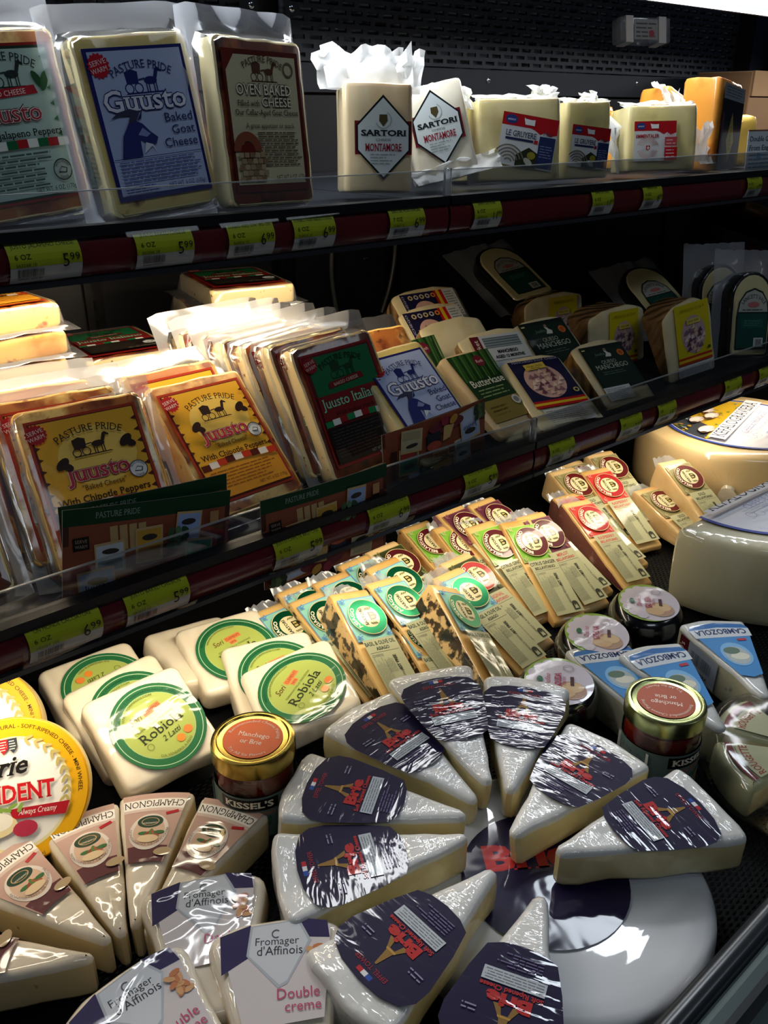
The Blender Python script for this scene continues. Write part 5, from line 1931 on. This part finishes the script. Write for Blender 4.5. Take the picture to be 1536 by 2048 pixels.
def sector_mesh(R, ang, h, mats, tip=.006, amp=.0012, seed=0., e=.005, crown=0.):
    """sector with its tip at the origin, bisector along +y; rind on top and outside, paste on the cut sides"""
    a = radians(ang) / 2
    P = [(0, 0)]
    n = 7
    for k in range(n):
        t = -a + 2 * a * k / (n - 1)
        P.append((R * sin(-t) * -1 if False else R * sin(-t), R * cos(t)))
    P = [(0, 0)] + [(R * sin(a - 2 * a * k / (n - 1)), R * cos(a - 2 * a * k / (n - 1))) for k in range(n)]
    out, tg = rpoly(P, [tip, .006] + [.002] * (n - 2) + [.006], 3, .012)

    def mcb(k, q):
        if q in ('top', 'bottom'):
            return 0
        if q > .72 or q < .16:
            return 0
        return 1 if tg[k] in (0, n) else 0
    return loft('cheese', out, fil(h, e, 3, 2), mats, mcb, amp=amp, freq=40, seed=seed, center=(0, R * .66), caps=(.85, .65, .4, .2))


def place_sector(name, label, cx, cy, z, heading, r0, meshes, tilt=0., group=None, roll=0.):
    """tip at distance r0 from (cx, cy), pointing away along heading (degrees from +x)"""
    a = radians(heading)
    t = thing(name, label, 'cheese', (cx + r0 * cos(a), cy + r0 * sin(a), z), heading - 90, tilt, roll, group)
    for nm, me in meshes:
        link(nm, me, t)
    return t


# brie: eight wedges fanned on top of a whole wheel
bl = Lab('cling')


def sec_patch(lb, r0, r1, a, col, n=14, rc=.006):
    a = radians(a)
    P = [(r0 * sin(a * (1 - 2 * k / n)), r0 * cos(a * (1 - 2 * k / n)) - (.006 * (1 - (1 - 2 * k / n) ** 2))) for k in range(n + 1)]
    P += [(r1 * sin(-a * (1 - 2 * k / n)), r1 * cos(-a * (1 - 2 * k / n))) for k in range(n + 1)]
    P = rpoly(P[::-1] if False else P, .004, 2, 1)[0] if False else P
    lb.poly(P, col)


def brie_label():
    lb = Lab('cling')
    P = [(.024, .078), (.031, .098), (.0385, .128), (.0385, .140), (.033, .149), (.018, .1545), (0, .156), (-.018, .1545), (-.033, .149), (-.0385, .140), (-.0385, .128), (-.031, .098), (-.024, .078), (-.014, .0735), (0, .072), (.014, .0735)]
    lb.poly(P, '#1c1638')
    # eiffel-like lattice tower, flag, lettering; reads from the centre outwards... top towards the rim
    lb.rect(-.007, .1485, -.0025, .1520, '#2c4ca0')
    lb.rect(-.0025, .1485, .002, .1520, '#d8d8dc')
    lb.rect(.002, .1485, .0065, .1520, '#b02430')
    lb.text('EIFFEL TOWER', 0, .1425, .0036, '#a0303c', w=.030)
    lb.poly([(-.009, .118), (-.004, .118), (-.0022, .125), (.0022, .125), (.004, .118), (.009, .118), (.003, .128), (.0008, .1405), (-.0008, .1405), (-.003, .128)], '#8a6a34')
    lb.poly([(-.0045, .1255), (.0045, .1255), (.0040, .1270), (-.0040, .1270)], '#b48c44')
    lb.text('Brie', 0, .1110, .0085, '#b02c2c', w=.030, bold=.06)
    lb.text('Soft Ripened Cheese', 0, .1062, .0034, '#b02c2c', w=.042, bold=.03)
    lb.rect(-.021, .0945, .021, .1045, '#b4bcc4')
    lb.lines(-.0195, .0955, .0195, .1038, 4, '#6c747c', ragged=.05)
    lb.lines(-.016, .080, .016, .092, 5, '#6a648c', ragged=.4)
    for s in (-1, 1):
        lb.lines(s * .024 - .006, .124, s * .024 + .006, .130, 2, '#8c88a8')
    return lb


BH = .033
BL_ = brie_label()
BRL = BL_.mesh('label', on_top(BH + .0010, 0, 0, -.003, .94))
BRM = [sector_mesh(.160, 30, BH, [BRIER, BRIEP], seed=k * 3.3, amp=.0024) for k in range(3)]
#  tip x, y, heading, base height, tilt (outer end up), label
BW = [
    (.370, .308, 154, .034, 0, 'brie wedge at the left of the fan, lower of the two left ones'),
    (.378, .317, 125, .034, 1, 'brie wedge at the left with a bright streak across its label'),
    (.392, .325, 94, .030, 4, 'brie wedge at the upper left beside the left jar'),
    (.398, .328, 66, .036, 5, 'brie wedge at the top of the fan, eiffel print upright'),
    (.400, .317, 35, .034, 3, 'brie wedge at the upper right below the black goudas'),
    (.366, .294, 6, .034, 0, 'brie wedge pointing to the right jar'),
    (.376, .269, -20, .036, 0, 'brie wedge furthest right in the fan'),
    (.364, .282, 181, .034, 0, 'brie wedge at the bottom left of the fan'),
    (.372, .256, 207, .034, 0, 'brie wedge at the bottom, pointing to the viewer'),
]
for k, (tx, ty, hd, z, tl, nm) in enumerate(BW):
    place_sector('brie_wedge', nm, tx, ty, z, hd, 0., (('cheese', BRM[k % 3]), ('label', BRL)), tl, 'brie wedges in the fan')
t = thing('whole_brie', 'whole white brie wheel in clear film under the fan of wedges', 'cheese', (.398, .267, .0005), 0)
WHEELR = M('wheel_rind', '#c9ccd0', rough=.35, coat=1., crough=.03, wr=.14, wsc=(8, 40, 20), wd=.003)
link('wheel', loft('wheel', circ(.1165, 72), fil(.032, .010, 4, 1), [WHEELR], amp=.001, freq=25, caps=(.9, .75, .5, .25)), t)
lb = Lab('gloss')
lb.ell(0, 0, .062, .062, '#1c1638', 48)
lb.text('Brie', 0, .012, .022, '#b02c2c', w=.07, bold=.05, rot=-35)
link('label', lb.mesh('label', on_top(.0330, 0, -.004, .005)), t)

# champignon wedges
def champ_label():
    lb = Lab('film')

    def arcband(r0, r1, a, col, n=12):
        a = radians(a)
        P = [(r0 * sin(a - 2 * a * k / n), r0 * cos(a - 2 * a * k / n)) for k in range(n + 1)]
        P += [(r1 * sin(-a + 2 * a * k / n), r1 * cos(-a + 2 * a * k / n)) for k in range(n + 1)]
        lb.poly(P, col)
    arcband(.066, .138, 11.2, '#b8988c')
    arcband(.066, .082, 10.5, '#5c3036')
    arcband(.118, .132, 11.2, '#cdb8ac')
    arcband(.121, .131, 11.2, '#e8e4dc')
    lb.text('CHAMPIGNON', 0, 0, .0068, '#3a2a26', w=.048, bold=.02, arc=(0, 0, .1295, 90, -1) if False else None, x=0, y=0) if False else None
    V, Fc, tw = glyphs('CHAMPIGNON', .0, serif=True)
    sx = .047 / tw
    out = []
    for u, v in V:      # letters stand with their feet at the rim
        X = u * sx - .0235
        a = -X / .126
        r = .1298 - v * .0068
        out.append((r * sin(a), r * cos(a)))
    lb.add(out, Fc, '#3a2a26')
    lb.rect(.010, .1135, .020, .1165, '#a8242c', rot=14)
    cx, cy = -.001, .096
    lb.ell(cx, cy, .0150, .0185, '#d8cdc4', 32)
    lb.ell(cx, cy, .0120, .0155, '#c8ab94', 30)
    lb.ell(cx, cy + .010, .0100, .0065, '#2c4438', 24)
    lb.ring(cx, cy + .010, .0062, .0070, '#b4946a', 22, ky=.62)
    lb.text('CHAMPIGNON', cx, cy + .0092, .0016, '#e0d8c8', w=.011, rot=180)
    for k in range(5):
        lb.ell(cx - .004 + .003 * k, cy - .002 - .001 * (k % 2), .0042, .0018, ('#3c6a3c', '#8a4a34', '#557a3c', '#9c5c40', '#3c6a3c')[k], 10, rot=45 * k)
    lb.ell(cx, cy - .008, .008, .004, '#d8c09a', 16)
    V, Fc, tw = glyphs('PRODUCED BY CHAMPIGNON - BAVARIA', 0.)
    lb.text('PRODUCED BY CHAMPIGNON', 0, 0, .0018, '#6c5a50', w=.044, arc=(cx, cy, .0130, -90, 1))
    lb.ell(.012, .074, .007, .004, '#b09a78', 14)
    return lb


CHM = sector_mesh(.145, 25, .036, [CHAMR, CHAMP], seed=4., amp=.0014, tip=.004)
CHL = champ_label().mesh('label', on_top(.0372, 0, 0, .003))
CC = (.130, .411)
for k, (hd, r0, z, tl, nm) in enumerate((
        (29, .004, .002, 0, 'champignon wedge at the right of its fan, cut side showing'),
        (55.5, .008, .002, 0, 'champignon wedge second from right in its fan'),
        (79.5, .004, .002, 0, 'champignon wedge in the middle of its fan'),
        (106, .006, .002, 0, 'champignon wedge second from left in its fan'),
        (140, .010, .001, 0, 'champignon wedge lowest left with its cut side to the viewer'))):
    place_sector('soft_cheese_wedge', nm, CC[0], CC[1], z, hd, r0, (('cheese', CHM), ('label', CHL)), tl, 'champignon wedges in the left fan')

# affinois wedges in the bottom left corner
def affinois_label():
    lb = Lab('film')
    lb.poly([(-.024, .036), (.024, .036), (.036, .095), (.020, .100), (-.020, .100), (-.036, .095)], '#c9c2c2')
    lb.poly([(-.036, .072), (-.012, .084), (-.016, .103), (-.036, .098)], '#2c2450')
    lb.poly([(.014, .090), (.034, .086), (.034, .098), (.016, .103)], '#2c2450')
    lb.poly([(-.016, .102), (.016, .102), (.022, .086), (.004, .060), (-.002, .058), (-.020, .082)], '#aab0b8')
    lb.poly([(-.0145, .101), (.0145, .101), (.020, .086), (.004, .062), (-.001, .060), (-.0185, .082)], '#c6cacf')
    lb.text('Fromager', 0, .0865, .0052, '#34363c', w=.028, rot=-6)
    lb.text("d'Affinois", .001, .0795, .0058, '#34363c', w=.029, rot=-6)
    lb.ring(.0, .094, .0022, .0030, '#54585c', 14, 40, 300)
    lb.text('Double', .010, .050, .0066, '#b8486c', w=.026, rot=-4)
    lb.text('creme', .012, .042, .0062, '#b8486c', w=.022, rot=-4)
    for k in range(10):
        lb.ell(.024 + .003 * cos(k * 2.), .066 + .004 * k * .4, .004, .002, ('#c89a6c', '#b8744c')[k % 2], 8, rot=40 * k)
    return lb


out, tg = rpoly([(-.020, 0), (.020, 0), (.046, .098), (.022, .108), (-.022, .108), (-.046, .098)], [.008, .008, .010, .02, .02, .010], 3, .010)
AFM = loft('cheese', out, fil(.040, .007, 3, 2), [CHAMR, CHAMP], lambda k, q: 0 if q in ('top', 'bottom') or q > .72 or tg[k] in (2, 3, 4) else 1, amp=.002, freq=40, seed=9, caps=(.85, .6, .3))
AFL = affinois_label().mesh('label', on_top(.0415))
for nm, x, y, z, hd, tl in (
        ('affinois wedge behind the other two, double creme print readable', .150, .332, .004, 64, 4),
        ('affinois wedge at the bottom, cut off by the lower edge, dark blue corner', .158, .264, .012, 60, 6),
        ('affinois wedge in the bottom left corner partly outside the picture', .122, .284, .010, 96, 5)):
    place_sector('soft_cheese_wedge', nm, x, y, z, hd, 0., (('cheese', AFM), ('label', AFL)), tl, 'affinois wedges in the corner')

# ------------------------------------------------------------------ deck: black-waxed goudas
gl = Lab('gloss', res=.005)
gl.ell(0, 0, .0325, .0325, '#8cb048', 44)
gl.ell(.004, -.001, .0300, .0300, '#cfc8d4', 40)
gl.res = None
for k in range(7):
    a = radians(110 + k * 24)
    gl.ell(-.001 + .0235 * cos(a), .0235 * sin(a), .0065, .0065, '#cfc8d4', 14)
gl.ell(.012, -.012, .015, .012, '#b49480', 20)
gl.ell(.014, -.008, .010, .007, '#d8bc94', 18)
gl.ell(.006, -.016, .010, .006, '#d0b088', 18)
L5 = Lab('gloss')
L5.text('Dofino', 0, .0075, .0050, '#b03c5c', w=.017, shear=.3)
L5.text('GOUDA', 0, -.0030, .0064, '#a83454', w=.021, bold=.03)
L5.text('CHEESE', 0, -.0072, .0028, '#b05c74', w=.012)
L5.ell(0, .0175, .0042, .0030, '#2c6a4c', 16)
L5.rect(-.006, -.0150, .006, -.0115, '#4c2c30')
gl.sub(L5, lambda x, y: (-y, x))
gl.ring(.010, .018, .0045, .0055, '#a49aa0', 16, ky=.8)
GWAX = M('gouda_wax', '#0a0a0b', rough=.22, coat=1., crough=.04, wr=.1, wsc=20)
GM = loft('wax', circ(.0415, 56), [(.022, 0), (.010, .002), (.003, .009), (0, .020), (.0005, .029), (.004, .038), (.0085, .0425), (.013, .0445)], [GWAX], caps=(.8, .5, .25))
GLM = gl.mesh('label', lambda x, y, h: Vector((x, y, .0452 + h - .35 * max(0, (x * x + y * y) - .0006))))
for nm, x, y, z, rz, rx in (('black-waxed gouda nearest the large wheel, back one of three', .770, .436, .0005, -50, 8), ('black-waxed gouda in the middle of the three', .675, .436, .0005, -52, 8), ('black-waxed gouda at the front left, half behind the brie wedges', .578, .409, .0005, -50, 8)):
    t = thing('gouda_wheel', nm, 'cheese', (x, y, z + .006), rz, rx, 0, 'small black-waxed goudas')
    link('wax', GM, t)
    link('label', GLM, t)

# ------------------------------------------------------------------ deck: cambozola wedges
cl_ = Lab('film')


def cambo_label():
    lb = Lab('gloss')
    P = [(.012, .048), (.034, .128), (.030, .134), (0, .139), (-.030, .134), (-.034, .128), (-.012, .048), (0, .044)]
    lb.poly(P, '#3f86c4')
    lb.poly([(.0335, .127), (.030, .134), (0, .139), (-.030, .134), (-.0335, .127), (0, .131)], '#2c6aac')
    lb.poly([(-.032, .112), (.032, .112), (.034, .126), (0, .130), (-.034, .126)], '#c4ccd4')
    V, Fc, tw = glyphs('CAMBOZOLA', .03)
    sx = .058 / tw
    lb.add([(-(u * sx - .029), .1265 - v * .0085 - .6 * (u * sx - .029) ** 2 * 3) for u, v in V], Fc, '#1c3464')
    lb.ell(0, .082, .016, .020, '#7ab0dc', 26)
    lb.ell(0, .080, .013, .015, '#a8b4b8', 24)
    lb.ell(.002, .078, .010, .006, '#d4d4c4', 18)
    lb.ell(-.003, .088, .009, .006, '#5c7464', 16)
    lb.rect(.012, .104, .022, .108, '#a83040')
    return lb


CBM = sector_mesh(.145, 30, .045, [M('cambozola_rind', '#c4c8c8', rough=.5, coat=.8, crough=.06, wr=.4, wsc=30, mixes=[('#a8aca8', 30, .5, .7)]), M('cambozola_paste', '#a8a48c', rough=.45, coat=.9, crough=.06, wr=.4, wsc=30, mixes=[('#6c7468', 60, .58, .68)])], seed=12., amp=.0014, tip=.006)
CBL = cambo_label().mesh('label', on_top(.0462, 0, 0, .004, .95))
st = Lab('gloss')
st.rect(.0, 0, .014, .034, '#4c121c')
st.text("QO's", .008, .017, .0066, '#d8ccc0', w=.020, rot=90)
st.rect(.014, 0, .058, .034, '#8a94a4')
st.bars(.018, .012, .050, .026, 22, '#4c5868')
st.text('CAMBOZOLA', .034, .004, .0036, '#1c2028', w=.026, bold=.03)
for nm, x, y, z, hd, tl, stk in (
        ('cambozola wedge with a price sticker on its side, right back', .700, .250, .001, 55, 3, True),
        ('cambozola wedge with a blue label right behind the right jar', .628, .252, .001, 66, 4, False),
        ('cambozola wedge end just left of the right jar', .588, .300, .001, 60, 0, False)):
    t = place_sector('blue_cheese_wedge', nm, x, y, z, hd, 0., (('cheese', CBM), ('label', CBL)), tl, 'cambozola wedges on the deck')
    if stk:
        a = radians(15)
        link('sticker', st.mesh('sticker', lambda u, v, h: Vector((-(.135 - u) * sin(a) - (h + .0016) * cos(a), (.135 - u) * cos(a) - (h + .0016) * sin(a), .006 + v))), t)

# ------------------------------------------------------------------ deck: two large wheels
def big_label():
    lb = Lab('gloss', dz=5e-5)
    lb.ell(0, 0, .118, .118, '#34489c', 72)
    lb.ell(0, 0, .112, .112, '#d4d6e0', 64)
    P = [(.1105 * cos(radians(a)), .1105 * sin(radians(a))) for a in range(8, 173, 5)]
    lb.poly(P, '#c8a428')
    P2 = [(.1105 * cos(radians(a)), .1105 * sin(radians(a))) for a in range(95, 173, 6)] + [(-.05, .030), (-.01, .085)]
    lb.poly(P2, '#3c4048')
    rnd = random.Random(5)
    for k in range(90):
        a, r = rnd.random() * pi, .11 * math.sqrt(rnd.random())
        x, y = r * cos(a), r * sin(a)
        if y > .020:
            lb.ell(x, y, .004, .0022, ('#d8b838', '#b08c1c', '#6c7c30', '#8c98a8')[k % 4], 7, rot=37 * k)
    for x, y, s in ((-.070, .034, 1.1), (-.034, .060, 1.), (-.002, .046, 1.), (.020, .058, .9), (.030, .080, 1.), (.058, .068, 1.), (-.046, .088, .8), (.004, .088, .9)):
        lb.ell(x, y, .017 * s, .0095 * s, '#cfc0b8', 16, rot=-8)
        lb.ell(x - .002, y + .002, .013 * s, .006 * s, '#e2d8d0', 14, rot=-8)
        lb.ell(x - .016 * s, y - .001, .005 * s, .0035 * s, '#4c3830', 10, rot=-40)
        for q in (-.008, .008):
            lb.rect(x + q * s - .001, y - .016 * s, x + q * s + .001, y - .006 * s, '#6c5c50')
    lb.rect(-.108, -.004, .108, .021, '#d8dae2')
    lb.text('KEFALOGRAVIERA', 0, .0005, .0180, '#343844', w=.196)
    lb.text('CHEESE FROMAGE', 0, -.024, .0105, '#8c94b8', w=.120)
    lb.text('PRODUCT OF GREECE', 0, -.034, .0050, '#7c84ac', w=.080)
    lb.ring(-.072, -.034, .006, .0066, '#7c7c84', 18)
    lb.ring(-.060, -.038, .006, .0066, '#7c7c84', 18)
    lb.text('400g', .024, -.050, .0090, '#2c3870', w=.030, bold=.02)
    lb.rect(-.046, -.062, -.010, -.046, '#9ca4cc')
    lb.lines(-.060, -.090, .060, -.066, 4, '#9ca4cc')
    lb.text('IMPORTED CHEESE OF GREECE SHEEP AND GOAT MILK', 0, 0, .0028, '#b4bce0', w=.20, arc=(0, 0, .1165, -100, -1))
    return lb


KEF = M('wheel_paste', '#e0c694', rough=.38, sss=.2, coat=1., crough=.05, wr=.3, wsc=(12, 12, 60), wd=.004, mixes=[('#d2b47c', 6, .45, .75)])
KEF2 = M('wheel_paste_grey', '#c6c2a4', rough=.38, sss=.2, coat=1., crough=.05, wr=.35, wsc=(12, 12, 30), wd=.005, mixes=[('#b4ac88', 6, .45, .75)])
KLB = big_label()
KR, KH = .157, .104
CUTY = .011
HALF, HTG = rpoly([(KR * cos(radians(180 + 180 * k / 40)), KR * sin(radians(180 + 180 * k / 40))) for k in range(41)] + [(KR, CUTY), (-KR, CUTY)], [.001] * 41 + [.004, .004], 1, .02)
for nm, x, y, rz, m_, tail, tl in (('large pale cheese wheel at the back right under the middle shelf', 1.262, .600, 14, KEF, True, 0), ('halved large cheese wheel at the front right with a wet-looking label', 1.014, .446, -2, KEF2, False, 0)):
    t = thing('large_round_cheese', nm, 'cheese', (x, y, .0005), 0 if tail else rz, tl, 0, 'large label-topped cheese wheels')
    prof = [(.020, 0), (.006, .004), (.001, .014), (0, .03), (0, .055), (0, .084), (.001, .094), (.003, .101), (.007, KH)]
    link('wheel', loft('wheel', circ(KR, 96) if tail else HALF, prof, [m_], amp=.0014, freq=14, caps=(.85, .6, .3), seed=x), t)
    link('label', KLB.mesh('label', on_top(KH + .0018, rz if tail else 0), cut=None if tail else .0075), t)
    if tail:
        # gathered film: knot and pleats radiating over the side
        a = radians(205)
        kx, ky, kz = (KR + .002) * cos(a), (KR + .002) * sin(a), .052
        V, Fc = [], []
        for j in range(34):
            th = 2 * pi * j / 34
            rr = .030 + .030 * random.random()
            for (q, hgt) in ((.006, .004), (rr, .0006)):
                for s in (-1, 1):
                    th2 = th + s * (.035 if q < .01 else .010)
                    u, v = q * cos(th2), q * sin(th2)
                    aa = a + u / KR
                    V.append(((KR + hgt + .0012) * cos(aa), (KR + hgt + .0012) * sin(aa), kz + v * .8))
            b = len(V) - 4
            Fc.append((b, b + 1, b + 3, b + 2))
        link('film_pleats', mesh('film_pleats', V, Fc, [glassy('pleat_film', (.96, .95, .92), .12, .10, 1., .12, (.9, .86, .76))]), t)
        kn = link('film_knot', loft('film_knot', circ(.007, 14), [(-.003, 0), (0, .004), (-.001, .010), (-.006, .020)], [M('knot_film', '#d8d0bc', rough=.25, coat=1.)], amp=.0016, freq=160, caps=(.5,)), t)
        kn.matrix_local = Matrix.Translation((kx, ky, kz)) @ Vector((cos(a), sin(a), 0)).to_track_quat('Z', 'Y').to_matrix().to_4x4()

# ------------------------------------------------------------------ deck: film-wrapped cheese pack at the right edge
t = thing('wrapped_cheese_pack', 'film-wrapped pack of red and cream grilling cheeses at the right edge', 'cheese', (.676, .200, .0005), 0)
FILM = glassy('cling_film', (.97, .97, .96), .10, .02, .6, .03, (.8, .82, .8))
ROUG = M('rougette_card', '#b4b48c', rough=.45, coat=.8, crough=.06, wr=.4, wsc=30)
RGM = sector_mesh(.078, 50, .036, [ROUG, BRIEP], seed=2., amp=.0015, tip=.006, e=.007)
lb = Lab('film')
for r0, r1, c_ in ((.064, .070, '#7c1c2c'), (.022, .062, '#c8c8a4')):
    P = [(r1 * sin(radians(21 - 42 * k / 8)), r1 * cos(radians(21 - 42 * k / 8))) for k in range(9)] + [(r0 * sin(radians(-21 + 42 * k / 8)), r0 * cos(radians(-21 + 42 * k / 8))) for k in range(9)]
    lb.poly(P, c_)
lb.text('ROUGETTE', 0, 0, .0070, '#a84438', w=.034, bold=.02, arc=(0, 0, .052, 90, 1))
RGL = lb.mesh('label', on_top(.0372))
for hd in (92, 148, 204, 260, 316, 12):
    o = link('cheese', RGM, t)
    o.location = (.008 * cos(radians(hd)), .008 * sin(radians(hd)), .002)
    o.rotation_euler = (0, 0, radians(hd - 90))
    link('label', RGL, o)
link('cling_film', loft('cling_film', circ(.094, 48), fil(.044, .014, 3, 1), [FILM], amp=.004, freq=40), t)
